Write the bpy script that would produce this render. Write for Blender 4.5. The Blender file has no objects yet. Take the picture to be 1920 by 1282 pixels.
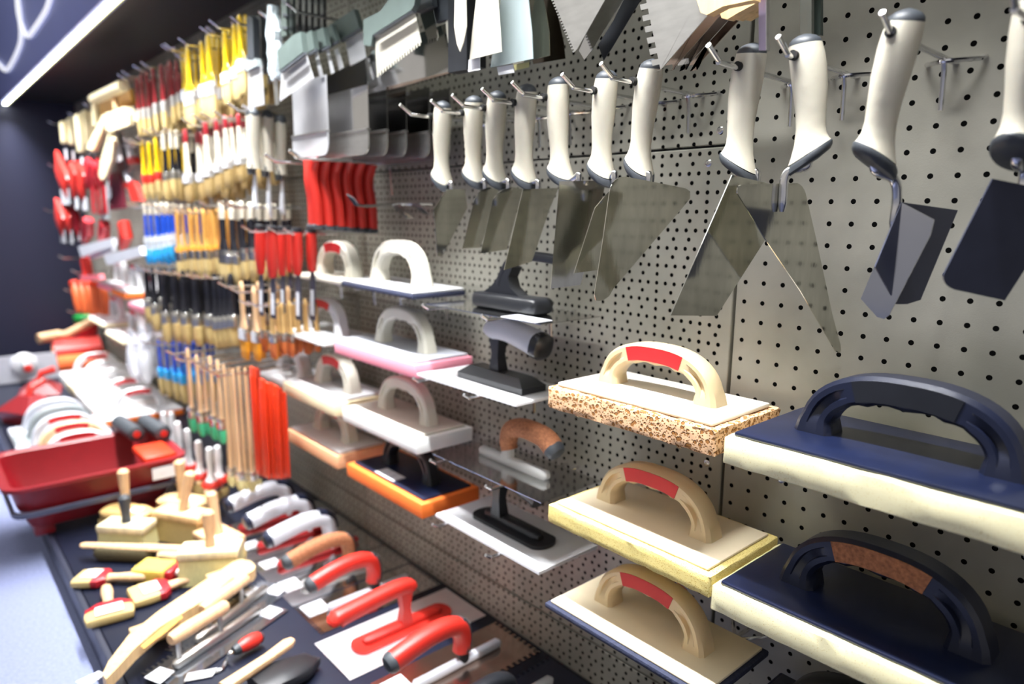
import bpy, bmesh, math, random
from mathutils import Vector as V, Matrix
random.seed(7)
sc = bpy.context.scene
COL = sc.collection
PI = math.pi
OZ = 0.885                        # height of the wall origin above the floor
TZ = OZ - 0.83                    # display table top
CANZ = OZ + 0.53                  # canopy underside
SX0 = -4.15                       # end wall
# ------------------------------------------------------------------ camera of the photograph
yaw, pit, rol, FPX = math.radians(41.4688), math.radians(10.424), math.radians(0.4978), 1294.138
CAM = V((0.38935, -0.80764, OZ - 0.0431))
FW = V((-math.cos(yaw)*math.cos(pit), math.sin(yaw)*math.cos(pit), -math.sin(pit)))
r0 = FW.cross(V((0, 0, 1))).normalized(); u0 = r0.cross(FW)
RT = math.cos(rol)*r0 + math.sin(rol)*u0
UP = -math.sin(rol)*r0 + math.cos(rol)*u0
def ray(x, y): return FW + RT*((x-960)/FPX) + UP*((641-y)/FPX)
def atY(x, y, Y):                 # survey point on the vertical plane y = Y
    d = ray(x, y); return CAM + d*((Y-CAM.y)/d.y)
def atZ(x, y, Z):                 # survey point on the horizontal plane z = Z
    d = ray(x, y); return CAM + d*((Z-CAM.z)/d.z)
def onp(x, y, P0, ang):           # survey point on the vertical plane through P0, turned by ang
    n = V((math.cos(math.radians(ang)), -math.sin(math.radians(ang)), 0))
    d = ray(x, y); return CAM + d*((P0-CAM).dot(n)/d.dot(n))
cd = bpy.data.cameras.new('camera'); cam = bpy.data.objects.new('camera', cd); COL.objects.link(cam)
cd.sensor_width = 36; cd.lens = FPX/1920*36; cd.clip_start = 0.02
m = Matrix((RT, UP, -FW)).transposed().to_4x4(); m.translation = CAM; cam.matrix_world = m
cd.dof.use_dof = True; cd.dof.focus_distance = 0.78; cd.dof.aperture_fstop = 2.9; cd.dof.aperture_blades = 0
sc.camera = cam
sc.view_settings.view_transform = 'Standard'; sc.view_settings.look = 'None'
sc.view_settings.exposure = -0.18
sc.cycles.use_denoising = True
sc.cycles.max_bounces = 6

# ------------------------------------------------------------------ materials
MATS = {}
def mat(key, col, rough=0.5, metal=0.0, var=0.06, scale=30, bump=0.0, bscale=200, trans=0.0, alpha=1.0, coat=0.0, emis=None, spec=0.5, stretch=None, sss=0.0):
    if key in MATS: return MATS[key]
    M = bpy.data.materials.new(key); M.use_nodes = True; nt = M.node_tree; N = nt.nodes; L = nt.links
    b = N['Principled BSDF']
    tc = N.new('ShaderNodeTexCoord'); mp = N.new('ShaderNodeMapping'); L.new(tc.outputs['Object'], mp.inputs[0])
    if stretch: mp.inputs['Scale'].default_value = stretch
    nz = N.new('ShaderNodeTexNoise'); nz.inputs['Scale'].default_value = scale; nz.inputs['Detail'].default_value = 4
    L.new(mp.outputs[0], nz.inputs['Vector'])
    rp = N.new('ShaderNodeValToRGB'); L.new(nz.outputs['Fac'], rp.inputs[0])
    rp.color_ramp.elements[0].position = 0.3; rp.color_ramp.elements[1].position = 0.7
    rp.color_ramp.elements[0].color = (*[max(0, c*(1-var)) for c in col], 1)
    rp.color_ramp.elements[1].color = (*[min(1, c*(1+var)) for c in col], 1)
    L.new(rp.outputs[0], b.inputs['Base Color'])
    b.inputs['Roughness'].default_value = rough; b.inputs['Metallic'].default_value = metal
    b.inputs['Specular IOR Level'].default_value = spec
    b.inputs['Transmission Weight'].default_value = trans; b.inputs['Alpha'].default_value = alpha
    b.inputs['Coat Weight'].default_value = coat
    if sss: b.inputs['Subsurface Weight'].default_value = sss; b.inputs['Subsurface Scale'].default_value = 0.01
    if emis: b.inputs['Emission Color'].default_value = (*emis[0], 1); b.inputs['Emission Strength'].default_value = emis[1]
    if bump:
        n2 = N.new('ShaderNodeTexNoise'); n2.inputs['Scale'].default_value = bscale; L.new(mp.outputs[0], n2.inputs['Vector'])
        bp = N.new('ShaderNodeBump'); bp.inputs['Strength'].default_value = bump; bp.inputs['Distance'].default_value = 0.002
        L.new(n2.outputs['Fac'], bp.inputs['Height']); L.new(bp.outputs[0], b.inputs['Normal'])
    MATS[key] = M; return M
def hexc(h):
    c = [int(h[i:i+2], 16)/255 for i in (0, 2, 4)]
    return tuple(x/12.92 if x <= .04045 else ((x+.055)/1.055)**2.4 for x in c)
def sponge_mat(key, col, dark, scale, thr, bump=0.6):
    if key in MATS: return MATS[key]
    M = bpy.data.materials.new(key); M.use_nodes = True; nt = M.node_tree; N = nt.nodes; L = nt.links
    b = N['Principled BSDF']; b.inputs['Roughness'].default_value = 0.9; b.inputs['Specular IOR Level'].default_value = 0.15
    tc = N.new('ShaderNodeTexCoord')
    nz = N.new('ShaderNodeTexNoise'); nz.inputs['Scale'].default_value = scale*0.6; L.new(tc.outputs['Object'], nz.inputs['Vector'])
    mx = N.new('ShaderNodeVectorMath'); mx.operation = 'MULTIPLY_ADD'; L.new(nz.outputs['Color'], mx.inputs[0])
    mx.inputs[1].default_value = (0.6/scale,)*3; L.new(tc.outputs['Object'], mx.inputs[2])
    vs = []
    for k, s in enumerate((scale, scale*2.3)):
        vo = N.new('ShaderNodeTexVoronoi'); vo.inputs['Scale'].default_value = s; L.new(mx.outputs[0], vo.inputs['Vector'])
        mr = N.new('ShaderNodeMapRange'); mr.inputs['From Min'].default_value = thr*(0.75 if k == 0 else 0.6); mr.inputs['From Max'].default_value = thr*(1.15 if k == 0 else 1.1)
        L.new(vo.outputs['Distance'], mr.inputs['Value']); vs.append(mr)
    mu = N.new('ShaderNodeMath'); mu.operation = 'MINIMUM'; L.new(vs[0].outputs[0], mu.inputs[0]); L.new(vs[1].outputs[0], mu.inputs[1])
    mi = N.new('ShaderNodeMix'); mi.data_type = 'RGBA'; L.new(mu.outputs[0], mi.inputs['Factor'])
    mi.inputs['A'].default_value = (*dark, 1); mi.inputs['B'].default_value = (*col, 1); L.new(mi.outputs['Result'], b.inputs['Base Color'])
    bp = N.new('ShaderNodeBump'); bp.inputs['Strength'].default_value = bump; bp.inputs['Distance'].default_value = 0.003
    L.new(mu.outputs[0], bp.inputs['Height']); L.new(bp.outputs[0], b.inputs['Normal'])
    MATS[key] = M; return M
def perf_mat():
    M = bpy.data.materials.new('perforated_steel'); M.use_nodes = True; nt = M.node_tree; N = nt.nodes; L = nt.links
    b = N['Principled BSDF']; tc = N.new('ShaderNodeTexCoord'); sp = N.new('ShaderNodeSeparateXYZ'); L.new(tc.outputs['Object'], sp.inputs[0])
    def math_(op, a, c=None, d=None):
        n = N.new('ShaderNodeMath'); n.operation = op
        for i, q in enumerate((a, c, d)):
            if q is None: continue
            if isinstance(q, (int, float)): n.inputs[i].default_value = q
            else: L.new(q, n.inputs[i])
        return n.outputs[0]
    X, Z = sp.outputs['X'], sp.outputs['Z']
    def grid(px, ox, pz, oz):     # 1 inside a round hole of this lattice
        fx = math_('ABSOLUTE', math_('SUBTRACT', math_('FLOORED_MODULO', math_('ADD', X, ox + px/2 + 100*px), px), px/2))
        fz = math_('ABSOLUTE', math_('SUBTRACT', math_('FLOORED_MODULO', math_('ADD', Z, oz + pz/2 + 100*pz), pz), pz/2))
        d = math_('SQRT', math_('ADD', math_('MULTIPLY', fx, fx), math_('MULTIPLY', fz, fz)))
        return math_('LESS_THAN', d, 0.0029)
    near = grid(0.025, 0, 0.025, 0)
    far = math_('MAXIMUM', grid(0.015, -0.011, 0.025, -0.0133), grid(0.025, -0.011, 0.025, -0.001))
    isnear = math_('GREATER_THAN', X, -0.0885)
    keep = None               # blank margins beside the joints
    for sx in (-0.0895, -1.082, -2.068, -3.058):
        k_ = math_('GREATER_THAN', math_('ABSOLUTE', math_('SUBTRACT', X, sx)), 0.0085)
        keep = k_ if keep is None else math_('MULTIPLY', keep, k_)
    hole = math_('MULTIPLY', keep, math_('ADD', math_('MULTIPLY', near, isnear), math_('MULTIPLY', far, math_('SUBTRACT', 1.0, isnear))))
    nz = N.new('ShaderNodeTexNoise'); nz.inputs['Scale'].default_value = 6; nz.inputs['Detail'].default_value = 5; L.new(tc.outputs['Object'], nz.inputs['Vector'])
    n2 = N.new('ShaderNodeTexNoise'); n2.inputs['Scale'].default_value = 700; L.new(tc.outputs['Object'], n2.inputs['Vector'])
    rp = N.new('ShaderNodeValToRGB'); L.new(nz.outputs['Fac'], rp.inputs[0])
    rp.color_ramp.elements[0].position = .35; rp.color_ramp.elements[1].position = .68
    rp.color_ramp.elements[0].color = (*hexc('8d8b80'), 1); rp.color_ramp.elements[1].color = (*hexc('aba89c'), 1)
    mi = N.new('ShaderNodeMix'); mi.data_type = 'RGBA'; L.new(hole, mi.inputs['Factor']); L.new(rp.outputs[0], mi.inputs['A'])
    mi.inputs['B'].default_value = (0.004, 0.004, 0.004, 1); L.new(mi.outputs['Result'], b.inputs['Base Color'])
    L.new(math_('MULTIPLY', math_('SUBTRACT', 1.0, hole), 0.30), b.inputs['Metallic'])
    b.inputs['Roughness'].default_value = 0.5
    L.new(math_('MULTIPLY', math_('SUBTRACT', 1.0, hole), 0.5), b.inputs['Specular IOR Level'])
    bp = N.new('ShaderNodeBump'); bp.inputs['Strength'].default_value = 0.12; bp.inputs['Distance'].default_value = 0.001
    L.new(math_('SUBTRACT', n2.outputs['Fac'], math_('MULTIPLY', hole, 2.0)), bp.inputs['Height']); L.new(bp.outputs[0], b.inputs['Normal'])
    return M
def label_mat():                  # white sticker with printed barcode strokes
    M = bpy.data.materials.new('barcode_label'); M.use_nodes = True; nt = M.node_tree; N = nt.nodes; L = nt.links
    b = N['Principled BSDF']; tc = N.new('ShaderNodeTexCoord'); wv = N.new('ShaderNodeTexNoise'); mp = N.new('ShaderNodeMapping')
    L.new(tc.outputs['Generated'], mp.inputs[0]); mp.inputs['Scale'].default_value = (14, 0.2, 2.2); L.new(mp.outputs[0], wv.inputs['Vector'])
    wv.inputs['Scale'].default_value = 2.0
    rp = N.new('ShaderNodeValToRGB'); rp.color_ramp.elements[0].position = .56; rp.color_ramp.elements[1].position = .6
    rp.color_ramp.elements[0].color = (*hexc('dcdee3'), 1); rp.color_ramp.elements[1].color = (*hexc('8a8a94'), 1)
    L.new(wv.outputs['Fac'], rp.inputs[0]); L.new(rp.outputs[0], b.inputs['Base Color']); b.inputs['Roughness'].default_value = .4
    return M
def wood(key, h, h2=None): return mat(key, hexc(h), 0.5, var=0.14, scale=14, stretch=(8, 8, 1.2), bump=0.1)
PERF = perf_mat()
LABEL = label_mat()
STEEL = mat('brushed_steel', (0.62, 0.61, 0.54), 0.10, 1.0, var=0.10, scale=25, stretch=(3, 3, 0.8), bump=0.02, bscale=60)
STEEL2 = mat('mirror_steel', (0.62, 0.62, 0.62), 0.11, 1.0, var=0.05, scale=12, bump=0.02, bscale=40)
SATIN = mat('satin_steel', (0.62, 0.61, 0.58), 0.36, 1.0, var=0.08, scale=30, stretch=(1, 1, 4))
WHSTEEL = mat('pale_steel', (0.80, 0.80, 0.82), 0.4, 0.7, var=0.05, scale=20)
CHROME = mat('chrome_wire', (0.75, 0.75, 0.76), 0.14, 1.0, var=0.05)
DKSTEEL = mat('black_steel_dark_reflect', (0.045, 0.05, 0.085), 0.35, 0.3, var=0.1)  # black knife blades; on trowels a dark reflection painted onto plain steel
CREAM = mat('cream_grip', hexc('c2bcab'), 0.55, var=0.03, scale=60, bump=0.10, bscale=160, sss=.05)
DGREY = mat('dark_grey_rubber', hexc('383c41'), 0.5, var=0.06, bump=0.1)
BLACKP = mat('black_plastic', (0.012, 0.013, 0.016), 0.33, var=0.15)
NAVYP = mat('navy_plastic', (0.010, 0.013, 0.030), 0.3, var=0.1, bump=0.05)
BEIGEP = mat('beige_plastic', hexc('dcc59c'), 0.38, var=0.05, scale=18, bump=0.05, sss=.05)
TANB = mat('tan_board', hexc('efdfbf'), 0.30, var=0.05, scale=12, bump=0.03, bscale=30)
IVORYP = mat('ivory_plastic', hexc('dedaca'), 0.4, var=0.04, bump=0.05)
WHITEP = mat('white_plastic', hexc('e2e2e4'), 0.35, var=0.02, bump=0.03)
CREAMB = mat('cream_board', hexc('eee9dd'), 0.35, var=0.03)
REDP = mat('red_plastic', hexc('c12a20'), 0.42, var=0.05, scale=20, bump=0.05)
REDG = mat('red_grip', hexc('bf2326'), 0.5, var=0.05, bump=0.05)
ORANGEP = mat('orange_plastic', hexc('d03410'), 0.4, var=0.08)
CRIMSON = mat('crimson_plastic', hexc('a81c26'), 0.35, var=0.08)
CORK = mat('cork', hexc('9a6240'), 0.8, var=0.35, scale=260, bump=0.4, bscale=320)
NAVYB = mat('navy_board', (0.006, 0.010, 0.034), 0.32, var=0.15, scale=40)
RUBBERB = mat('black_rubber_pad', hexc('2b3047'), 0.8, var=0.2, scale=220, bump=0.4, bscale=300)
CLEARP = mat('clear_plastic', (0.86, 0.87, 0.85), 0.25, var=0.02, alpha=0.45)
SP_BIG = sponge_mat('peach_sponge_coarse', hexc('ecc096'), hexc('a4703f'), 150, 0.36, 0.9)
SP_PEACH = sponge_mat('peach_sponge', hexc('f0b98e'), hexc('d58e60'), 420, 0.25, 0.5)
SP_YEL = sponge_mat('yellow_sponge', hexc('f3df92'), hexc('cfa94c'), 520, 0.27, 0.6)
SP_YDARK = sponge_mat('deep_yellow_sponge', hexc('e0c25e'), hexc('b8973c'), 420, 0.25, 0.5)
SP_PALE = sponge_mat('pale_yellow_sponge', hexc('f7efc4'), hexc('ddca88'), 480, 0.20, 0.5)
SP_PINK = sponge_mat('pink_sponge', hexc('f79fb0'), hexc('e07e95'), 420, 0.2, 0.4)
SP_CREAM = sponge_mat('cream_foam', hexc('f3e6c0'), hexc('e2cf9c'), 600, 0.15, 0.2)
SP_WHITE = mat('white_foam', hexc('f4f4f0'), 0.7, var=0.02, bump=0.1, bscale=500)
SP_ORANGE = mat('orange_rubber_foam', hexc('f5792a'), 0.7, var=0.05, bump=0.15, bscale=500)
BRISTLE = mat('beige_bristle', hexc('c4ab70'), 0.7, var=0.12, scale=90, stretch=(10, 10, 1), bump=0.3, bscale=150)
BRISTLE2 = mat('brown_bristle', hexc('a58a55'), 0.7, var=0.2, scale=90, stretch=(10, 10, 1), bump=0.3)
BRISTLEA = mat('amber_bristle', hexc('dd9416'), 0.6, var=0.12, scale=90, stretch=(10, 10, 1), bump=0.3)
BRISTLEO = mat('rust_bristle', hexc('c46a34'), 0.6, var=0.15, scale=90, stretch=(10, 10, 1), bump=0.3)
BRISTLEG = mat('green_bristle', hexc('3fb483'), 0.6, var=0.12, scale=90, stretch=(10, 10, 1), bump=0.3)
BRISTLEW = mat('straw_bristle', hexc('d8d096'), 0.75, var=0.12, scale=90, stretch=(10, 10, 1), bump=0.35)
BRISTLED = mat('horsehair', hexc('5c5238'), 0.8, var=0.3, scale=90, stretch=(10, 10, 1), bump=0.5)
YELLOWP = mat('yellow_lacquer', hexc('e6bd0a'), 0.3, var=0.04)
DKRED = mat('dark_red_lacquer', hexc('8e1c24'), 0.3, var=0.06)
WHITEL = mat('white_lacquer', hexc('d4ccb8'), 0.35, var=0.03)
BLACKL = mat('black_lacquer', (0.012, 0.012, 0.016), 0.2, var=0.1)
BLUEL = mat('blue_lacquer', hexc('1246b4'), 0.35, var=0.08)
CYANL = mat('cyan_plastic', hexc('2fa6e6'), 0.35, var=0.08)
FERR = mat('nickel_ferrule', (0.72, 0.70, 0.66), 0.25, 1.0, var=0.08)
FERRW = mat('pale_ferrule', hexc('b9b6b2'), 0.3, 0.2, var=0.06, scale=60)
PINE2 = wood('bleached_pine', 'ddcfa8'); PALEW = wood('pale_wood', 'd4ae84'); MIDW = wood('mid_wood', 'c9a468'); PINEW = wood('pine_wood', 'd2b07e'); OCHREW = wood('ochre_wood', 'c79244')
LGREY = mat('light_grey_plastic', hexc('c6c8d0'), 0.35, var=0.04)
GREYP = mat('grey_plastic', hexc('8f9798'), 0.45, var=0.06)
HOLDER = mat('grey_green_holder', hexc('56625e'), 0.45, 0.2, var=0.1)
GREENP = mat('green_plastic', hexc('1f9a45'), 0.4, var=0.05)
TRAYRED = mat('tray_red', hexc('7c1018'), 0.38, var=0.05)
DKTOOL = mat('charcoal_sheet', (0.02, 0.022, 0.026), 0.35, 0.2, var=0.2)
WARMREFL = mat('warm_reflect_steel', (0.50, 0.40, 0.34), 0.22, 1.0, var=0.08)  # warm tint paints in the brown surroundings that plain steel mirrors
STAIN = mat('table_laminate', hexc('141828'), 0.40, var=0.06, scale=40, bump=0.02, spec=.3)
STAINE = mat('table_edge', hexc('242838'), 0.45, var=0.05)
CANOPY = mat('canopy_black', (0.010, 0.009, 0.013), 0.6, var=0.1)
NAVYW = mat('navy_panel', hexc('1b1e36'), 0.55, var=0.05, scale=3)
FASC = mat('fascia_blue_grey', hexc('8a92c6'), 0.5, var=0.03, scale=4)
CARPET = mat('carpet', hexc('7c83a4'), 0.95, var=0.12, scale=160, bump=0.6, bscale=500)
BLACKH = mat('hole_black', (0.004, 0.004, 0.004), 0.9, var=0.1)
WRAP = mat('bubble_wrap', (0.62, 0.70, 0.73), 0.12, var=0.25, scale=60, bump=1.0, bscale=90, alpha=0.75)

# ------------------------------------------------------------------ mesh building
class MB:
    def __init__(s): s.v = []; s.f = []
    def add(s, vs, fs):
        o = len(s.v); s.v += [tuple(p) for p in vs]; s.f += [tuple(i+o for i in f) for f in fs]; return s
    def box(s, x0, x1, y0, y1, z0, z1, bev=0.0, seg=2, M=None, sub=0, jit=0.0):
        bm = bmesh.new(); bmesh.ops.create_cube(bm, size=1)
        for p in bm.verts: p.co = V(((x0+x1)/2+p.co.x*(x1-x0), (y0+y1)/2+p.co.y*(y1-y0), (z0+z1)/2+p.co.z*(z1-z0)))
        if sub:
            for k, ax in enumerate((0, 1, 2)):
                d = (x1-x0, y1-y0, z1-z0)[ax]; n = int(d/sub)
                if n > 0:
                    ed = [e for e in bm.edges if abs((e.verts[0].co-e.verts[1].co)[ax]) > d*.9]
                    bmesh.ops.subdivide_edges(bm, edges=ed, cuts=n, use_grid_fill=True)
        if bev: bmesh.ops.bevel(bm, geom=[e for e in bm.edges if len(e.link_faces) == 2 and e.calc_face_angle(0) > .5], offset=bev, segments=seg, affect='EDGES', profile=0.5)
        if jit:
            for p in bm.verts: p.co += V((random.uniform(-jit, jit), random.uniform(-jit, jit), random.uniform(-jit, jit)))
        bm.verts.index_update()
        vs = [(M @ p.co if M else p.co.copy()) for p in bm.verts]; fs = [[q.index for q in f.verts] for f in bm.faces]; bm.free()
        return s.add(vs, fs)
    def rings(s, R, caps=True, closed=False):
        n = len(R[0]); vs = [p for r in R for p in r]; fs = []
        for i in range(len(R)-(0 if closed else 1)):
            a = i*n; b = ((i+1) % len(R))*n
            for k in range(n): fs.append((a+k, a+(k+1) % n, b+(k+1) % n, b+k))
        if caps and not closed: fs.append(tuple(range(n-1, -1, -1))); fs.append(tuple(range((len(R)-1)*n, len(R)*n)))
        return s.add(vs, fs)
    def sweep(s, pts, size, n=10, up=(0, 0, 1), power=2.0, sec=None, caps=True):
        # size: per point (a, b): a along the bi-normal (sideways), b along the normal (towards up)
        pts = [V(p) for p in pts]; R = []; up = V(up); N0 = None
        if not isinstance(size, (list, tuple)) or not isinstance(size[0], (list, tuple)):
            if isinstance(size, (list, tuple)) and len(size) == len(pts) and len(size) > 2: size = [(q, q) for q in size]
            elif isinstance(size, (list, tuple)): size = [tuple(size)]*len(pts)
            else: size = [(size, size)]*len(pts)
        for i, p in enumerate(pts):
            t = (pts[min(i+1, len(pts)-1)]-pts[max(i-1, 0)]).normalized()
            nn = (up - t*up.dot(t)) if N0 is None else (N0 - t*N0.dot(t))
            if nn.length < 1e-4: nn = V((1, 0, 0)) - t*t.x
            nn.normalize(); N0 = nn; bb = t.cross(nn)
            a, b = size[i]; ring = []
            if sec: prof = sec(i/(len(pts)-1))
            else:
                prof = []
                for k in range(n):
                    q = 2*PI*k/n; c, d = math.cos(q), math.sin(q)
                    prof.append((math.copysign(abs(c)**(2/power), c), math.copysign(abs(d)**(2/power), d)))
            for (u, w) in prof: ring.append(p + bb*(a*u) + nn*(b*w))
            R.append(ring)
        return s.rings(R, caps)
    def lathe(s, prof, n=16, o=(0, 0, 0), ax='z'):
        R = []
        for r, h in prof:
            ring = []
            for k in range(n):
                q = 2*PI*k/n; c, d = r*math.cos(q), r*math.sin(q)
                ring.append(V(o) + (V((c, d, h)) if ax == 'z' else V((h, c, d)) if ax == 'x' else V((d, h, c))))
            R.append(ring)
        return s.rings(R)
    def prism(s, pts, t, off=None):   # 3-D planar polygon thickened by t along its normal
        P = [V(p) for p in pts]; nn = V((0, 0, 0))
        for i in range(len(P)): nn += (P[i]-P[0]).cross(P[(i+1) % len(P)]-P[0])
        nn.normalize(); k = len(P); h = nn*(t/2); vs = [p+h for p in P]+[p-h for p in P]
        fs = [tuple(range(k)), tuple(range(2*k-1, k-1, -1))]+[(i, k+i, k+(i+1) % k, (i+1) % k) for i in range(k)]
        return s.add(vs, fs)
    def xf(s, M):
        s.v = [tuple(M @ V(p)) for p in s.v]; return s
def part(name, mb, mt, parent=None, label=None, ang=38, loc=None):
    me = bpy.data.meshes.new(name); me.from_pydata(mb.v, [], mb.f); me.update()
    bm = bmesh.new(); bm.from_mesh(me); bmesh.ops.recalc_face_normals(bm, faces=bm.faces); bm.to_mesh(me); bm.free()
    me.polygons.foreach_set('use_smooth', [True]*len(me.polygons)); me.set_sharp_from_angle(angle=math.radians(ang))
    me.materials.append(mt); o = bpy.data.objects.new(name, me); COL.objects.link(o)
    if parent: o.parent = parent
    if label: o['label'] = label
    if loc: o.location = loc
    return o
def tag(o, label, cat, group=None):
    o['label'] = label; o['category'] = cat
    if group: o['group'] = group
    return o
def thing(name, label, cat, loc=(0, 0, 0), rz=0, group=None, rx=0, ry=0):
    o = bpy.data.objects.new(name, None); COL.objects.link(o); o.location = loc; o.rotation_euler = (rx, ry, rz); o.empty_display_size = .02
    return tag(o, label, cat, group)
def dup(root, label, loc, rz=0, scale=None, group=None, rx=0, ry=0):
    r = root.copy(); COL.objects.link(r); r.location = loc; r.rotation_euler = (rx, ry, rz); r['label'] = label
    if scale: r.scale = scale
    if group: r['group'] = group
    for ch in list(root.children):
        c = ch.copy(); COL.objects.link(c); c.parent = r
        for g in ch.children:
            d = g.copy(); COL.objects.link(d); d.parent = c
    return r
def struct(name, mb, mt, parent=None):
    o = part(name, mb, mt, parent)
    if not parent: o['kind'] = 'structure'
    return o
ORD = ['first', 'second', 'third', 'fourth', 'fifth', 'sixth', 'seventh', 'eighth', 'ninth', 'tenth', 'eleventh', 'twelfth', 'thirteenth', 'fourteenth']
def ordl(i): return ORD[i]
def bez(P, n=8):                  # smooth curve through points (Catmull-Rom)
    P = [V(p) for p in P]; out = []
    for i in range(len(P)-1):
        a, b, c, d = P[max(i-1, 0)], P[i], P[i+1], P[min(i+2, len(P)-1)]
        for k in range(n):
            t = k/n; out.append(.5*((2*b)+(c-a)*t+(2*a-5*b+4*c-d)*t*t+(3*b-a-3*c+d)*t**3))
    return out+[P[-1]]
# ================================================================== the setting
fl = MB().box(-9, 3, -6, 0.3, -0.05, 0); struct('floor', fl, CARPET)
wb = MB().box(SX0-.05, 2.2, 0.012, 0.06, 0, CANZ+.6); struct('wall_back', wb, CANOPY)
pn = MB()                                      # perforated panels with their open joints
XS = [SX0, -3.058, -2.068, -1.082, -0.0895, 0.91, 2.2]; ZS = [OZ-.757-.402, OZ-.757, OZ-.355, OZ+.047, OZ+.449, CANZ+.05]
for i in range(6):
    for j in range(5):
        z0, z1 = ZS[j], ZS[j+1]
        g = 0.0022 if i == 3 or i == 4 else 0.0012
        if j == 0: z0 = 0.004
        if i >= 4:
            if j: continue
            z0, z1 = .004, ZS[5]
        pn.box(XS[i]+g, XS[i+1]-g, 0.001, 0.011, z0-OZ+.0016, z1-OZ-.0016, bev=.0012, seg=1)
o = struct('wall_back_panels', pn, PERF); o.location.z = OZ
for px, py in ((1350, 244), (1328, 306), (1325, 868), (920, 738), (1012, 182), (690, 332), (700, 352)):
    p = atY(px, py, 0); part('panel_screw', MB().lathe([(.0048, -.0002), (.0048, -.0010), (.0036, -.0018), (.0012, -.0018), (.0010, -.0008)], 14, o=(p.x, .001, p.z-OZ), ax='y'), CHROME, o)
ew = MB().box(SX0-.04, SX0, -1.4, 0.05, TZ-.0, CANZ+.9); struct('wall_left', ew, NAVYW)
cn = MB().box(SX0, 2.2, -0.285, 0.012, CANZ, CANZ+.05); struct('ceiling', cn, CANOPY)
fs_ = MB().box(SX0, 2.2, -0.335, -0.286, CANZ-.028, CANZ+1.1, bev=.003); struct('wall_fascia', fs_, FASC)
# display table: slab, dark edge band, recessed plinth
tb = thing('display_table', 'long low dark navy display deck running below the perforated wall', 'table', (0, 0, 0))
part('table_top', MB().box(SX0, 2.2, -0.60, -.0005, TZ-.03, TZ, bev=.003), STAIN, tb)
part('edge_band', MB().box(SX0, 2.2, -0.613, -0.601, TZ-.050, TZ+.001, bev=.002), STAINE, tb)
part('plinth', MB().box(SX0, 2.2, -0.52, -.0005, 0, TZ-.031), STAIN, tb)
# LED strip along the front edge of the canopy: two lengths with a joint
ls = thing('led_strip', 'bright white LED light strip along the front edge of the black canopy', 'light strip', (0, 0, 0))
LED = mat('led_diffuser', (1, 1, 1), .5, emis=((0.96, 1.0, 0.93), 26))
RIM = mat('led_channel', hexc('d8d38a'), .4, emis=((0.9, 0.95, .45), 1.6))
for a, b in ((SX0+.01, -2.435), (-2.42, 0.2)):
    part('diffuser', MB().box(a, b, -0.319, -0.305, CANZ-.036, CANZ-.0285, bev=.002), LED, ls)
part('channel', MB().box(SX0+.01, .2, -0.3045, -0.300, CANZ-.036, CANZ-.0285), RIM, ls)
# outlined letters on the fascia, cut off by the top of the photograph
def letter(pxs, label):
    t = thing('sign_letter', label, 'sign letter', (0, 0, 0))
    pts = bez([atY(x, y, -0.345) for x, y in pxs], 6)
    part('outline', MB().sweep(pts, .008, n=8), mat('letter_white', (1, 1, 1), .5, emis=((.92, .94, 1), .8)), t)  # outline glows by itself in place of hall light falling on it
letter([(30, -60), (32, -10), (36, 30), (45, 58), (52, 68), (60, 60), (75, 38), (88, 15), (97, -20), (99, -60)], 'white outlined sign letter with a pointed bottom, nearer the light strip')
letter([(-40, 60), (-20, 100), (0, 122), (10, 132), (20, 122), (36, 88), (40, 60), (36, 20), (32, -15), (31, -60)], 'white outlined sign letter at the left edge of the photo')
# vertical slotted post in the joint of the right bay
# ================================================================== hooks
def hook_parts(root, L, tip=.026, bar=True, r=.0028):
    p = [(0, 0, 0), (0, -L*.5, 0), (0, -L+.002, 0), (0, -L-.004, .0015), (0, -L-tip*.9, tip*.5)]
    part('prong', MB().sweep(bez(p, 4), r, n=10), CHROME, root)
    if bar:
        part('cross_bar', MB().sweep(bez([(.025, .010, .004), (.025, -.002, .002), (.0225, -.009, 0), (.010, -.026, -.002), (0, -.034, -.003), (-.010, -.026, -.002), (-.0225, -.009, 0), (-.025, -.002, .002), (-.025, .010, .004)], 4), r*.9, n=8), CHROME, root)
        part('support_leg', MB().sweep([(0, -.033, -.002), (0, -.030, -.012), (.000, -.028, -.048)], r*.9, n=8), CHROME, root)
HK = {}
def hook(x, z, L, label, group=None, small=False, tip=None):
    k = (round(L, 3), small, tip)
    if k not in HK:
        t = thing('peg_hook', label, 'hook', (x, 0, z), group=group); hook_parts(t, L, tip=tip or .026, bar=not small); HK[k] = t; return t
    return dup(HK[k], label, (x, 0, z), group=group or '')
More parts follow.
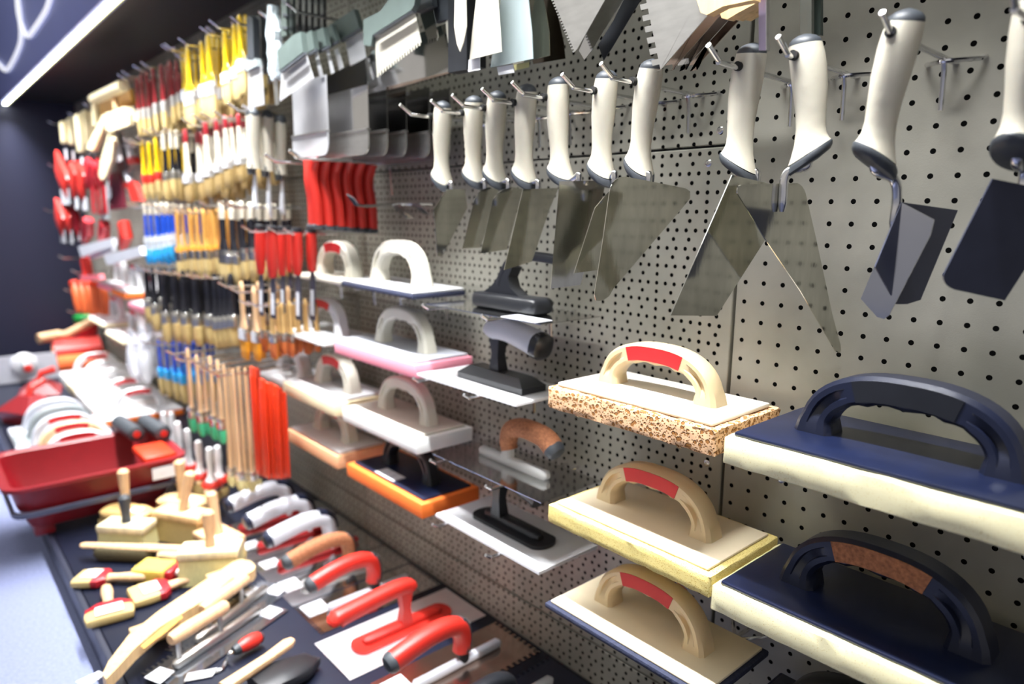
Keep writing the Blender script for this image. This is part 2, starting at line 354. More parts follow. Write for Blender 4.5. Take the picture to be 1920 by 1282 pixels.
# ================================================================== hanging trowels with cream handles
TN = []
def trowel(label, top, hole, bot, att, blade, ang, Y=-.13, YA=-.122, blade_mat=STEEL, name='hanging_trowel', bplates=None, hookL=None, front=False):
    T, H, B = atY(*top, Y), atY(*hole, Y), atY(*bot, Y+.012)
    A = atY(*att, YA)
    t = thing(name, label, 'trowel', H)
    inv = lambda P: V(P)-H
    t0, h0, b0, a0 = inv(T), V((0, 0, 0)), inv(B), inv(A)
    d = a0-b0; e = V((d.x, d.y, 0))
    if e.length < .012: e = V((.3, 1, 0))
    e.normalize()
    ax = (t0-b0).normalized()
    L = (t0-b0).length
    prof = [(0, .0150), (.10, .0163), (.2, .0166), (.4, .0160), (.6, .0142), (.75, .0136), (.86, .0150), (.94, .0178), (.985, .0200)]
    R = []; n = 20
    side = ax.cross(e).normalized(); e2 = side.cross(ax).normalized()
    bow = lambda s: e2*(-.0035*math.sin(PI*min(1, s)))
    def ring(s, r, slant=0.0, lift=0.0):
        c = t0.lerp(b0, s)+bow(s); out = []
        for k in range(n):
            q = 2*PI*k/n; u, w = math.cos(q), math.sin(q)
            out.append(c + side*(r*.86*w) + e2*(r*1.0*u) - ax*(slant*u*r) + ax*lift)
        return out
    s0 = .075
    R = [ring(s0+(1-s0)*s*.97, r, slant=max(0, (s-.7)/.3)*.55) for s, r in prof]
    part('handle', MB().rings(R), CREAM, t)
    part('end_cap', MB().rings([ring(s0+.012, .01475), ring(s0-.004, .0149), ring(s0*.55, .0138), ring(s0*.22, .0105), ring(0.0, .006), ring(-.01, .001)]), DGREY, t)
    part('collar', MB().rings([ring(.965, .0205, .55), ring(.985, .0217, .57), ring(1.02, .0217, .58), ring(1.045, .0195, .58), ring(1.055, .008, .5)]), DGREY, t)
    hr = [V((math.cos(2*PI*k/14), 0, math.sin(2*PI*k/14))) for k in range(14)]
    part('hang_hole', MB().rings([[p*.0048+V((0, -.0166, 0)) for p in hr], [p*.0046+V((0, -.0160, 0)) for p in hr], [p*.0046+V((0, .0160, 0)) for p in hr], [p*.0048+V((0, .0162, 0)) for p in hr]]), BLACKH, t)
    st = b0.lerp(t0, .03)
    nn = V((math.cos(math.radians(ang)), -math.sin(math.radians(ang)), 0)); a1 = a0+nn*(.005 if front else -.0055)
    mid = b0.lerp(a1, .80); mid.z = b0.z+(a1.z-b0.z)*.42
    pts = [st, b0-ax*.009+e*.003, mid, a1+V((0, 0, .008)), a1-V((0, 0, .010)), a1-V((0, 0, .024))]
    part('neck', MB().sweep(bez(pts, 6), [(.0044, .0044)]*26+[(.0044-.0005*i, .0044-.0005*i) for i in range(5)], n=12), CHROME, t)
    for px, an in ([(blade, ang)] if not bplates else bplates):
        P = [inv(onp(x, y, A, an)) for x, y in px]
        part('blade', MB().prism(P, .0012), blade_mat if not bplates else (STEEL2 if an > 60 else DKSTEEL), t, ang=20)  # corner trowel: one plate of the same steel has its dark reflection painted in
    hz = H.z - .0012
    TN.append(t); hook(H.x, hz, -H.y+(.046 if hookL is None else hookL), 'bright peg hook through the handle of the %s trowel from the left' % ordl(len(TN)-1), 'hooks of the hanging trowels')
    return t
def rnd(p0, p1, p2, n=5):         # rounded corner between pixel points
    return [((1-t)**2*p0[0]+2*t*(1-t)*p1[0]+t*t*p2[0], (1-t)**2*p0[1]+2*t*(1-t)*p1[1]+t*t*p2[1]) for t in [i/n for i in range(n+1)]]
trowel('cream handled trowel with a six sided pointed blade, leftmost in the row', (831, 190), (819, 219), (829, 338), (850, 354), [(838, 355), (871, 354), (876, 390), (829, 480), (820, 480), (813, 392)], 6)
trowel('cream handled trowel with narrow round shouldered blade, second from the left', (889, 180), (879, 213), (889, 333), (913, 351), [(890, 372)]+rnd((893, 366), (904, 352), (918, 351))+[(935, 356), (918, 410), (900, 464), (867, 466)], 10)
trowel('cream handled trowel with wider round shouldered blade, third from the left', (933, 171), (919, 204), (928, 332), (957, 351), [(924, 374)]+rnd((928, 368), (942, 353), (962, 351))+[(980, 354), (950, 468), (901, 475)], 9)
trowel('cream handled trowel with a long straight tapering blade, fourth from the left', (989, 158), (976, 194), (983, 333), (1013, 353), [(980, 355), (1047, 352), (1030, 392), (997, 490), (945, 506)], 8)
trowel('cream handled trowel with a square topped rectangular blade hanging before a black float', (1047, 145), (1033, 184), (1052, 330), (1088, 339), [(1049, 340), (1136, 338), (1115, 440), (1088, 534), (1032, 541)], 26)
trowel('cream handled trowel with rounded shoulder half hidden behind the broad triangular one', (1139, 132), (1127, 172), (1128, 325), (1157, 337), [(1143, 358), (1130, 372), (1115, 390), (1076, 512), (1121, 506), (1160, 420), (1170, 350)], 12)
trowel('cream handled bricklaying trowel with a broad triangular blade and rounded tip', (1224, 112), (1200, 155), (1198, 318), (1222, 341), rnd((1142, 362), (1146, 331), (1172, 331))+[(1230, 342)]+rnd((1280, 352), (1296, 354), (1293, 372))+[(1282, 386), (1210, 470), (1150, 540)]+rnd((1143, 553), (1130, 567), (1117, 563))+[(1114, 552), (1130, 450)], 8)
trowel('cream handled trowel with a long slanted rectangular blade left of the panel joint', (1413, 82), (1398, 128), (1385, 315), (1425, 338), [(1372, 328), (1475, 352), (1440, 440), (1343, 592), (1257, 591)], 10, YA=-.110)
trowel('cream handled pointing trowel turned sideways with a long narrow triangular blade', (1508, 66), (1501, 108), (1517, 295), (1462, 352), rnd((1382, 362), (1380, 346), (1392, 346))+[(1494, 343)]+rnd((1494, 343), (1508, 348), (1512, 372))+[(1530, 450), (1560, 590), (1575, 645)]+rnd((1576, 655), (1575, 666), (1566, 658))+[(1500, 545), (1432, 445)], 12, YA=-.130, front=True, hookL=.022)
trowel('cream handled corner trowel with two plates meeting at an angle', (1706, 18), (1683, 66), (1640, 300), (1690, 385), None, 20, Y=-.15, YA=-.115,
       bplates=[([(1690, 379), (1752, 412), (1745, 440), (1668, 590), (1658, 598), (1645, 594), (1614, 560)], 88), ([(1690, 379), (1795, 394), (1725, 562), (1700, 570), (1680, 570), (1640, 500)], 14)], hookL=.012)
trowel('cream handled trowel with a dark blade at the right edge of the photo', (1948, -25), (1938, 40), (1908, 285), (1930, 345), [(1860, 335), (2010, 365), (1975, 420), (1883, 563), (1800, 545)]+rnd((1790, 543), (1768, 535), (1768, 515)), 30, Y=-.15, YA=-.10, blade_mat=DKSTEEL)  # dark reflection on this steel blade is put into its colour
# ================================================================== grout and sponge floats on the wall
def dsec(g):
    return [(-.7, -1), (.7, -1), (1, -.72), (1, -.34), (1-g, -.26), (1-g, .26), (1, .34), (1, .72), (.7, 1), (-.7, 1), (-1, .72), (-1, .34), (-1+g, .26), (-1+g, -.26), (-1, -.34), (-1, -.72)]
def dpath(hl, hh, n=26, lean=0.12):
    pts = []
    for i in range(n+1):
        a = PI*i/n; c, s_ = math.cos(a), math.sin(a)
        x = -hl/2*math.copysign(abs(c)**.80, c); z = hh*abs(s_)**.80
        pts.append(V((x, 0, z)))
    pts[0].z = -.001; pts[-1].z = -.001
    return pts
def dhandle(root, hl, hh, w, th, z, hm, gm=None, scallop=True, yc=0, grip_label=None, xc=0):
    pts = dpath(hl, hh); n = len(pts)-1; R = []; G = []
    for i, p in enumerate(pts):
        t = (pts[min(i+1, n)]-pts[max(i-1, 0)]).normalized(); nn = V((-t.z, 0, t.x)); s = i/n
        if nn.z < 0 and .2 < s < .8: nn = -nn
        g = .42*max(0, min(1, 1.6-1.6*abs(abs(s-.5)-.33)/.12)); foot = max(0, 1-min(s, 1-s)/.08)
        hw = w*(1+.12*foot); ht = th*(1+.35*foot)
        if s < .2: nn = V((-t.z, 0, t.x))
        sc_ = 0.0016*math.sin(s*n*1.35*PI) if scallop and .3 < s < .7 else 0
        ring = []
        for (a, b) in dsec(g):
            q = b*ht; q = q + (sc_ if b < -.5 else 0)
            ring.append(p+nn*q+V((0, a*hw, 0))+V((xc, yc, z)))
        R.append(ring)
        if gm and .31 < s < .69:
            k = 1.0 - .12*(1 if (s < .34 or s > .66) else 0)
            G.append([p+nn*(b*ht*k)+V((0, a*hw*1.06, 0))+V((xc, yc, z)) for (a, b) in ((-1, -.72), (-1, .74), (1, .74), (1, -.72))])
    part('handle', MB().rings(R), hm, root)
    if gm: part('grip_inlay', MB().rings(G), gm, root, grip_label)
FLO = []
def float_(label, x0, x1, y0, y1, z, pad, padt, board, bt, hm, gm, hl=.165, hh=.082, inset=.006, w=.0135, th=.0105, name='sponge_float', cat='float', jit=.0, rz=0, ry=0, sub=0, hooks=True, yc=None, nolift=0, sticker=None, rx=0, nick=None, xo=0):
    cx, cy = (x0+x1)/2, (y0+y1)/2; lx, ly = (x1-x0)/2, (y1-y0)/2
    zb = z-bt-padt
    t = thing(name, label, cat, (cx, cy, zb), rz=rz, ry=ry, rx=rx)
    if pad: part('pad', MB().box(-lx, lx, -ly, ly, 0, padt, bev=.0025, seg=2, sub=sub, jit=jit), pad, t)
    part('board', MB().box(-lx+inset, lx-inset, -ly+inset, ly-inset, padt, padt+bt, bev=min(bt*.4, .0025), seg=2), board, t)
    dhandle(t, hl, hh, w, th, padt+bt, hm, gm, yc=(0 if yc is None else yc), xc=xo)
    if sticker: part('sticker', MB().box(*sticker[0], padt+bt, padt+bt+.0006), LABEL, t, sticker[1])
    if hooks:
        for k, q in ((-1, 'left'), (1, 'right')):
            hook(cx+k*lx*.62, zb-.0024+(ry*-k*lx*.62 if ry else 0), -y0-.012, 'bright peg hook under the %s end of the %s' % (q, nick or label), 'hooks under the floats', tip=.004)
    FLO.append(t); return t
Z = lambda z: OZ+z
float_('beige float with red grip on a thick coarse peach sponge', -.262, -.003, -.166, -.022, Z(-.2655), SP_BIG, .030, CREAMB, .006, BEIGEP, REDG, hl=.152, hh=.050, inset=.009, sub=.012, jit=.0011, w=.0150, th=.0125, nick='coarse peach sponge float')
float_('beige float with red grip on a yellow sponge below the coarse peach one', -.250, .008, -.174, -.022, Z(-.432), SP_YEL, .026, TANB, .004, BEIGEP, REDG, hl=.152, hh=.054, xo=-.004, inset=.009, sub=.013, jit=.0006, w=.0150, th=.0125, nick='beige float on yellow sponge')
float_('beige float with red grip on a thin black rubber pad at the bottom', -.243, .020, -.184, -.046, Z(-.573), RUBBERB, .008, TANB, .004, BEIGEP, REDG, hl=.146, hh=.056, inset=.006, w=.0150, th=.0125, nick='beige float on black pad')
float_('large navy float with an all black handle on a pale yellow sponge', .020, .345, -.186, -.022, Z(-.262), SP_PALE, .030, NAVYB, .005, NAVYP, BLACKP, hl=.168, hh=.056, xo=-.018, inset=.007, sub=.016, jit=.0006, w=.017, th=.0145, nick='navy float with black handle')
float_('large navy float with a cork brown grip on a pale yellow sponge', .008, .335, -.172, -.018, Z(-.440), SP_PALE, .030, NAVYB, .005, NAVYP, CORK, hl=.164, hh=.060, xo=-.016, inset=.007, sub=.016, jit=.0006, w=.017, th=.0145, nick='navy float with cork grip')
float_('black float on a dark glittery pad at the bottom edge of the photo', .024, .30, -.170, -.02, Z(-.612), RUBBERB, .012, NAVYB, .004, BLACKP, None, hl=.17, hh=.07, w=.015, th=.0115, nick='black float at the bottom edge')
# middle bay
float_('ivory float with red grip and thin cream plate, upper left float', -1.155, -.905, -.125, -.02, Z(-.180), None, 0, IVORYP, .010, IVORYP, REDG, hl=.135, hh=.064, inset=0, w=.0150, th=.0132, nick='ivory float on a cream plate')
float_('ivory float with a plain handle on a thin black pad', -.895, -.632, -.140, -.022, Z(-.176), RUBBERB, .009, WHITEP, .005, IVORYP, None, hl=.150, hh=.070, inset=.002, w=.015, th=.0135, ry=.012, nick='ivory float on black pad')
float_('white float with red grip on a thin white plate', -1.215, -.965, -.150, -.02, Z(-.312), SP_WHITE, .008, WHITEP, .005, WHITEP, REDG, hl=.150, hh=.066, xo=.012, inset=.003, w=.013, th=.012, nick='white float on white plate')
float_('white float on a pink sponge', -.915, -.610, -.150, -.022, Z(-.298), SP_PINK, .026, LGREY, .006, IVORYP, None, hl=.155, hh=.066, xo=.018, inset=.007, w=.013, th=.012)
float_('small white float with a plain handle left of the cream foam float', -1.372, -1.165, -.150, -.02, Z(-.446), None, 0, WHITEP, .009, WHITEP, None, hl=.125, hh=.060, inset=0, w=.0150, th=.0132, nick='small plain white float')
float_('ivory float with red grip on cream foam', -1.165, -.905, -.160, -.022, Z(-.432), SP_CREAM, .028, WHITEP, .005, IVORYP, REDG, hl=.140, hh=.062, xo=.012, inset=.008, w=.0150, th=.0132, nick='cream foam float')
float_('translucent ivory float on a white foam block', -.890, -.610, -.150, -.022, Z(-.437), SP_WHITE, .028, IVORYP, .005, IVORYP, None, hl=.155, hh=.066, xo=.008, inset=.010, w=.013, th=.012, nick='white foam block float')
float_('ivory float with red grip on a fine peach sponge', -1.180, -.920, -.150, -.022, Z(-.552), SP_PEACH, .030, WHITEP, .006, IVORYP, REDG, hl=.140, hh=.060, inset=.008, w=.0150, th=.0132, nick='fine peach sponge float')
float_('black float on a bright orange foam block', -.870, -.590, -.155, -.022, Z(-.553), SP_ORANGE, .028, NAVYB, .004, BLACKP, None, hl=.150, hh=.062, inset=.012, w=.013, th=.011, sticker=((-.05, .02, -.052, -.022), 'small white price sticker'), nick='orange foam block float')
# ================================================================== plastering trowels
def plate_outline(L, W, notch=0, sides='', depth=.008, corner=.0):
    hx, hy = L/2, W/2
    def edge(a, b, teeth, nrm):
        if not teeth: return [a]
        a, b, nrm = V(a), V(b), V(nrm); d = b-a; n = int(d.length/notch/2); st = d/(2*n); out = [a]
        for i in range(n):
            p = a+st*(2*i+.5); out += [p, p+nrm*-depth, p+st-nrm*depth, p+st]
        return out
    P = []
    for (a, b, k, nr) in (((-hx, -hy, 0), (hx, -hy, 0), 'b', (0, -1, 0)), ((hx, -hy, 0), (hx, hy, 0), 'r', (1, 0, 0)), ((hx, hy, 0), (-hx, hy, 0), 't', (0, 1, 0)), ((-hx, hy, 0), (-hx, -hy, 0), 'l', (-1, 0, 0))):
        P += [V(q) for q in edge(a, b, k in sides, nr)]
    return P
def smoother(label, loc, rz, fx=0, L=.28, W=.125, plate=STEEL2, pt=.0012, foot='bar', footm=SATIN, footL=.19, neckm=BLACKP, grip=REDP, cap=DGREY, gl=.135, gh=.075, notch=0, sides='', style='hook', sticker=None, nx=-.055, scale=None, gr=.0155, rx=0, ry=0, extra=None, group=None, name='plastering_trowel'):
    t = thing(name, label, 'trowel', loc, rz, group, rx=rx, ry=ry)
    part('plate', MB().prism([p+V((-fx, 0, pt/2)) for p in plate_outline(L, W, notch, sides)], pt), plate, t, ang=20)
    fz = pt
    if foot == 'bar':
        part('foot', MB().sweep([(-footL/2, 0, fz+.008), (-footL/2+.006, 0, fz+.008), (footL/2-.006, 0, fz+.008), (footL/2, 0, fz+.008)], [(.004, .004), (.0085, .008), (.0085, .008), (.004, .004)], n=12, power=3), footm, t)
        nz = fz+.014
    elif foot == 'fat':           # thick rounded plastic block
        part('foot', MB().box(-footL/2, footL/2, -.024, .024, fz, fz+.026, bev=.010, seg=3), footm, t); nz = fz+.026
    elif foot == 'flat':          # broad plastic base with a raised rib
        m_ = MB()
        pts = [V((math.copysign(footL/2-.02, c)+.02*c, .026*s_, 0)) for c, s_ in [(math.cos(2*PI*(k+.5)/28), math.sin(2*PI*(k+.5)/28)) for k in range(28)]]
        m_.prism([p+V((0, 0, fz+.003)) for p in pts], .006)
        m_.sweep([(-footL/2+.022, 0, fz+.009), (-footL/2+.03, 0, fz+.009), (footL/2-.03, 0, fz+.009), (footL/2-.022, 0, fz+.009)], [(.006, .004), (.011, .008), (.011, .008), (.006, .004)], n=12, power=3)
        part('foot', m_, footm, t); nz = fz+.014
    else:                         # sloped block
        m_ = MB(); a, b = footL/2, .026
        m_.rings([[V((-a, -b, fz)), V((a, -b, fz)), V((a, b, fz)), V((-a, b, fz))], [V((-a, -b, fz+.010)), V((a, -b, fz+.010)), V((a, b, fz+.010)), V((-a, b, fz+.010))], [V((-a+.02, -b+.012, fz+.024)), V((a-.02, -b+.012, fz+.022)), V((a-.02, b-.012, fz+.022)), V((-a+.02, b-.012, fz+.024))]])
        part('foot', m_, footm, t); nz = fz+.02
    gz = gh
    if style == 'hook':           # neck and grip in one curve, moulded over a steel tang
        part('neck', MB().sweep([(nx, 0, nz-.006), (nx, 0, nz+.012), (nx+.001, 0, nz+.022)], [(.009, .011)]*3, n=10, power=3, up=(1, 0, 0)), neckm, t)
        pts = bez([(nx+.004, 0, nz+.014), (nx+.001, 0, gz*.62), (nx+.010, 0, gz*.93), (nx+.040, 0, gz+.004), (nx+.085, 0, gz+.001), (nx+gl-.006, 0, gz-.012)], 5)
        k = len(pts); sz = [(gr*(.72+.1*math.sin(PI*i/(k-1))+.18*i/(k-1)), gr*(.86+.14*i/(k-1))) for i in range(k)]
        part('grip', MB().sweep(pts, sz, n=14, power=2.6, up=(-1, 0, 0)), grip, t)
        e = pts[-1]; dr = (pts[-1]-pts[-2]).normalized()
        if cap: part('end_cap', MB().sweep([e-dr*.001, e+dr*.006, e+dr*.012, e+dr*.015], [(gr*1.02, gr*1.02), (gr*1.0, gr*1.0), (gr*.8, gr*.8), (gr*.35, gr*.35)], n=14, up=(0, 0, 1)), cap, t)
        if extra == 'pad': part('thumb_pad', MB().sweep([p+V((-.002, 0, .0048)) for p in pts[5:15]], [(gr*.78, gr*.95)]*10, n=12, power=2.6, up=(-1, 0, 0)), NAVYP, t)
        if extra == 'spine': part('spine', MB().sweep([p+V((-.0035, 0, .0012)) for p in pts[0:12]], [(gr*.76, gr*.90)]*12, n=10, up=(-1, 0, 0)), DGREY, t)
    elif style == 'straight':     # angular plastic handle
        part('neck', MB().rings([[V((nx-.012, -.011, nz-.006)), V((nx+.014, -.011, nz-.006)), V((nx+.014, .011, nz-.006)), V((nx-.012, .011, nz-.006))], [V((nx-.008, -.008, nz+.03)), V((nx+.008, -.008, nz+.03)), V((nx+.008, .008, nz+.03)), V((nx-.008, .008, nz+.03))], [V((nx-.012, -.011, gz)), V((nx+.014, -.011, gz)), V((nx+.014, .011, gz)), V((nx-.012, .011, gz))]]), neckm, t)
        part('grip', MB().sweep(bez([(nx-.014, 0, gz-.002), (nx-.006, 0, gz+.006), (nx+.03, 0, gz+.008), (nx+gl-.02, 0, gz-.002), (nx+gl-.008, 0, gz-.006)], 5), [(gr*(.85+.25*i/20), gr*(.85+.25*i/20)) for i in range(21)], n=14, power=2.8), grip, t)
        if cap: part('end_cap', MB().sweep([(nx+gl-.010, 0, gz-.0055), (nx+gl+.003, 0, gz-.009), (nx+gl+.007, 0, gz-.010)], [(gr*1.12, gr*1.12), (gr*1.05, gr*1.05), (gr*.7, gr*.7)], n=16, power=2.8), cap, t)
    elif style == 'posts':        # straight wooden grip on two steel posts
        for q in (nx+.006, nx+gl-.03): part('neck', MB().sweep([(q, 0, nz-.006), (q, 0, gz)], .0045, n=10, up=(1, 0, 0)), neckm, t)
        part('grip', MB().sweep([(nx-.012, 0, gz), (nx-.008, 0, gz), (nx+.02, 0, gz), (nx+gl*.55, 0, gz+.001), (nx+gl-.02, 0, gz), (nx+gl-.015, 0, gz)], [(gr*.7, gr*.7), (gr*.95, gr*.95), (gr, gr), (gr*1.08, gr*1.08), (gr*.95, gr*.95), (gr*.7, gr*.7)], n=14), grip, t)
    elif style == 'ribbed':       # open moulded handle with ribs along its back
        pts = bez([(nx, 0, nz-.004), (nx-.002, 0, gz*.55), (nx+.02, 0, gz*.93), (nx+.06, 0, gz+.003), (nx+gl, 0, gz)], 5)
        part('neck', MB().prism([V((nx-.040, 0, nz)), V((nx+.045, 0, nz)), V((nx+.026, 0, nz+.012)), V((nx+.020, 0, gz*.62)), V((nx+.03, 0, gz*.80)), V((nx+.012, 0, gz*.86)), V((nx-.012, 0, gz*.52)), V((nx-.022, 0, nz+.010))], .022), neckm, t)
        for q in (-1, 0, 1): part('rib', MB().sweep([p+V((0, q*.0085, -abs(q)*.0015)) for p in pts[4:]], [(.0042, .006)]*len(pts[4:]), n=8, up=(-1, 0, 0)), grip, t)
        part('grip', MB().sweep([p-V((0, 0, .004)) for p in pts[4:]], [(.0115, .0045)]*len(pts[4:]), n=12, power=4, up=(-1, 0, 0)), grip, t)
    if sticker: part('sticker', MB().box(*sticker, fz, fz+.0007), LABEL, t, 'white barcode sticker')
    return t
def wall_smoother(label, x0, x1, y0, y1, z, nick=None, **k):
    t = smoother(label, ((x0+x1)/2+k.get('fx', 0), (y0+y1)/2, Z(z)), 0, L=x1-x0, W=y1-y0, **k)
    for s_, q in ((.12, 'left'), (.66, 'right')):
        hook(x0+(x1-x0)*s_, Z(z)-.0025, -y0+.014, 'bright peg hook under the %s end of the %s' % (q, nick or label), 'hooks under the wall trowels', tip=.016)
    return t
wall_smoother('thin steel plate trowel with an open black plastic handle', -.585, -.300, -.145, -.020, -.1945, foot='fat', footm=BLACKP, footL=.155, neckm=BLACKP, grip=BLACKP, cap=None, style='ribbed', gh=.088, gl=.13, nx=-.016, fx=.008, sticker=(.045, .12, -.060, -.025), nick='steel trowel with black handle')
wall_smoother('white plate trowel with black foot and a light grey grip', -.606, -.345, -.150, -.020, -.322, fx=.018, plate=WHITEP, pt=.004, foot='block', footm=BLACKP, footL=.165, neckm=BLACKP, grip=LGREY, cap=BLACKP, style='straight', gh=.088, gl=.105, nx=-.005, gr=.019, nick='white trowel with grey grip')
wall_smoother('steel plate trowel with a brown cork grip and clear plastic foot', -.560, -.288, -.150, -.020, -.4545, foot='bar', footm=CLEARP, footL=.17, neckm=CLEARP, grip=CORK, cap=DGREY, style='hook', gh=.070, gl=.112, nx=-.012, gr=.0165, nick='steel trowel with cork grip')
wall_smoother('white plate trowel with a long black foot at the bottom of the middle bay', -.555, -.290, -.150, -.020, -.568, plate=WHITEP, pt=.005, foot='flat', footm=BLACKP, footL=.18, neckm=BLACKP, grip=BLACKP, cap=None, style='straight', gh=.085, gl=.11, nx=-.035, sticker=(.05, .125, -.062, -.045), nick='white trowel with long black foot')
# ================================================================== brushes
def brush(name, label, W, T, L, hl, fl, hm, bm_, fm, tip=None, tipf=0, round_=False, neck=.28, ring=None, lab=False, cat='paint brush', group=None):
    """hang point at the origin, hanging down -z, flat face towards the room"""
    t = thing(name, label, cat, (0, 0, 0), group=group)
    h, f = L*hl, L*fl; ww = W/2; tt = T/2
    ks = [(0, .34), (.06, .46), (.2, .55), (.42, .50), (.62, neck+.10), (.80, neck+.12), (.93, .85), (1, .94)] if not round_ else [(0, .30), (.08, .50), (.3, .62), (.6, .55), (.85, .70), (1, .92)]
    def seg(a, b, off=0):
        out = []
        for i in range(13):
            s_ = a+(b-a)*i/12
            for q in range(len(ks)-1):
                if ks[q][0] <= s_ <= ks[q+1][0]+1e-6:
                    u = (s_-ks[q][0])/(ks[q+1][0]-ks[q][0]); k = ks[q][1]*(1-u)+ks[q+1][1]*u; break
            wd = ww*k if not round_ else tt*k
            th = min(tt*.85, max(tt*.5, .0045)) if not round_ else tt*k
            if s_ < .01: wd *= .6; th *= .6
            out.append((V((0, 0, -s_*h)), (wd+off, th+off)))
        return out
    def sw(S, mt, nm, lb=None):
        part(nm, MB().sweep([p for p, z in S], [z for p, z in S], n=12, up=(0, 1, 0), power=2.4), mt, t, lb)
    if tip: sw(seg(0, tipf), tip, 'dipped_tip'); sw(seg(tipf, 1), hm, 'handle')
    else: sw(seg(0, 1), hm, 'handle')
    if round_: part('ferrule', MB().lathe([(tt*.9, -h+.002), (tt, -h), (tt*1.02, -h-f*.5), (tt, -h-f)], 14), fm, t)
    else: part('ferrule', MB().sweep([(0, 0, -h+.001), (0, 0, -h-f*.3), (0, 0, -h-f*.34), (0, 0, -h-f*.4), (0, 0, -h-f)], [(ww, tt), (ww, tt), (ww*1.03, tt*1.06), (ww, tt), (ww, tt)], n=14, up=(0, 1, 0), power=4), fm, t)
    b0 = -h-f+.001
    part('bristles', MB().sweep([(0, 0, b0), (0, 0, b0*.5-L*.5), (0, 0, -L*.97), (0, 0, -L)], [(ww*.97, tt*.95), (ww*1.0, tt*.95), (ww*.95, tt*.75), (ww*.82, tt*.45)], n=14, up=(0, 1, 0), power=4 if not round_ else 2), bm_, t)
    if ring: part('ring', MB().sweep([(0, 0, -h+.006), (0, 0, -h-.006)], [(ww*1.04, tt*1.08)]*2, n=14, up=(0, 1, 0), power=4), ring, t)
    if lab: part('sticker', MB().box(-ww*.85, ww*.7, -tt*1.09-.0008, -tt*1.09, -h-f*.95, -h-f*.05), LABEL, t, 'white printed sticker')
    return t
HOOKN = [0]
def brush_row(rows, mk, what, group, where, hooks=True, deep=2):
    """rows: (px, top, bottom, Y, width in m); each brush hangs at its own depth on the pegs"""
    rows = sorted(rows, key=lambda r: r[0]); cache = {}; seen = []
    for i, (px, ty, by, Y, W) in enumerate(rows):
        P = atY(px, ty, Y); L = P.z-atY(px, by, Y).z
        lab = '%s, %s from the left %s' % (what, ordl(i), where)
        k = round(W, 4)
        if k not in cache:
            t = mk(lab, W); t['group'] = group; cache[k] = t; t.location = P
        else: t = dup(cache[k], lab, P)
        t.scale = (1, 1, L/.2)
        if deep and Y < -.155:        # the next brush on the same peg
            for q in range(deep):
                d = dup(cache[k], '%s right behind the %s %s' % (what, ordl(i), where) if q == 0 else '%s two behind the %s %s' % (what, ordl(i), where), (P.x+random.uniform(-.004, .004), Y+.040*(q+1), P.z-.004), group=group)
                d.scale = (1, 1, L/.2*random.uniform(.97, 1.0)); d.rotation_euler.y = random.uniform(-.03, .03)
        if hooks and not any(abs(P.x-a) < .05 and abs(P.z-b) < .04 for a, b in seen):
            seen.append((P.x, P.z))
            hook(P.x, P.z-.012, -Y+.03, 'peg hook holding %s, %s from the left' % (group, ordl(len(seen)-1)), 'brush hooks', small=True)
def BR(name, hm, bm_, fm, T=.012, hl=.56, fl=.16, **k):
    return lambda lab, W: brush(name, lab, W, T, .2, hl, fl, hm, bm_, fm, **k)
brush_row([(255, 143, 258, -.17, .030), (264, 138, 257, -.17, .030), (274, 134, 258, -.16, .030), (286, 127, 250, -.17, .036), (301, 121, 246, -.17, .040), (311, 122, 240, -.13, .036), (318, 113, 236, -.15, .036), (330, 112, 227, -.14, .036)],
    BR('flat_brush', DKRED, BRISTLE, FERRW, neck=.62), 'dark red handled flat paint brush', 'red handled flat brushes', 'under the canopy')
brush_row([(350, 88, 243, -.19, .072), (341, 90, 232, -.15, .040), (364, 94, 226, -.15, .050), (377, 78, 224, -.19, .048), (389, 66, 226, -.19, .060), (399, 66, 207, -.15, .048), (408, 68, 202, -.12, .048), (420, 58, 199, -.19, .052), (429, 57, 192, -.15, .044), (438, 46, 190, -.19, .044), (448, 28, 180, -.19, .044), (460, 28, 168, -.15, .040)],
    BR('flat_brush', YELLOWP, BRISTLE, FERRW, neck=.36, lab=True), 'yellow handled flat paint brush', 'yellow handled flat brushes', 'in the top row')
brush_row([(266, 263, 375, -.18, .022), (278, 263, 374, -.18, .022), (291, 258, 368, -.18, .022)], BR('slim_brush', YELLOWP, BRISTLE, REDP, hl=.58, fl=.15, round_=True, T=.020), 'slim yellow brush with red ferrule', 'slim yellow brushes', 'below the red ones')
brush_row([(305, 246, 376, -.18, .026), (319, 243, 372, -.18, .026), (330, 243, 372, -.15, .026)], BR('round_brush', BLACKL, BRISTLE, FERR, hl=.60, fl=.12, round_=True, T=.022, tip=WHITEL, tipf=.45), 'black brush with cream dipped tip', 'cream tipped black brushes', 'beside the slim yellow ones')
brush_row([(346, 243, 381, -.19, .058), (370, 245, 377, -.17, .050), (384, 227, 371, -.19, .056), (395, 232, 366, -.14, .046), (404, 220, 362, -.19, .044), (412, 224, 356, -.15, .040), (421, 216, 353, -.19, .044), (433, 216, 346, -.16, .040), (446, 213, 344, -.19, .036), (456, 218, 340, -.16, .030)],
    BR('flat_brush', WHITEL, BRISTLE2, FERRW, hl=.60, fl=.13, neck=.52, tip=DKRED, tipf=.30, lab=True), 'white flat brush with red dipped tip', 'white brushes with red tips', 'in its row')
brush_row([(414, 377, 527, -.20, .068), (432, 377, 529, -.19, .056), (442, 379, 524, -.15, .040), (452, 377, 522, -.20, .030), (468, 379, 519, -.20, .034), (480, 378, 515, -.16, .034)],
    BR('flat_brush', BLACKL, BRISTLE, FERR, hl=.60, fl=.16, neck=.40, tip=WHITEL, tipf=.36), 'black flat brush with cream dipped tip', 'black flat brushes with cream tips', 'left of the red knives')
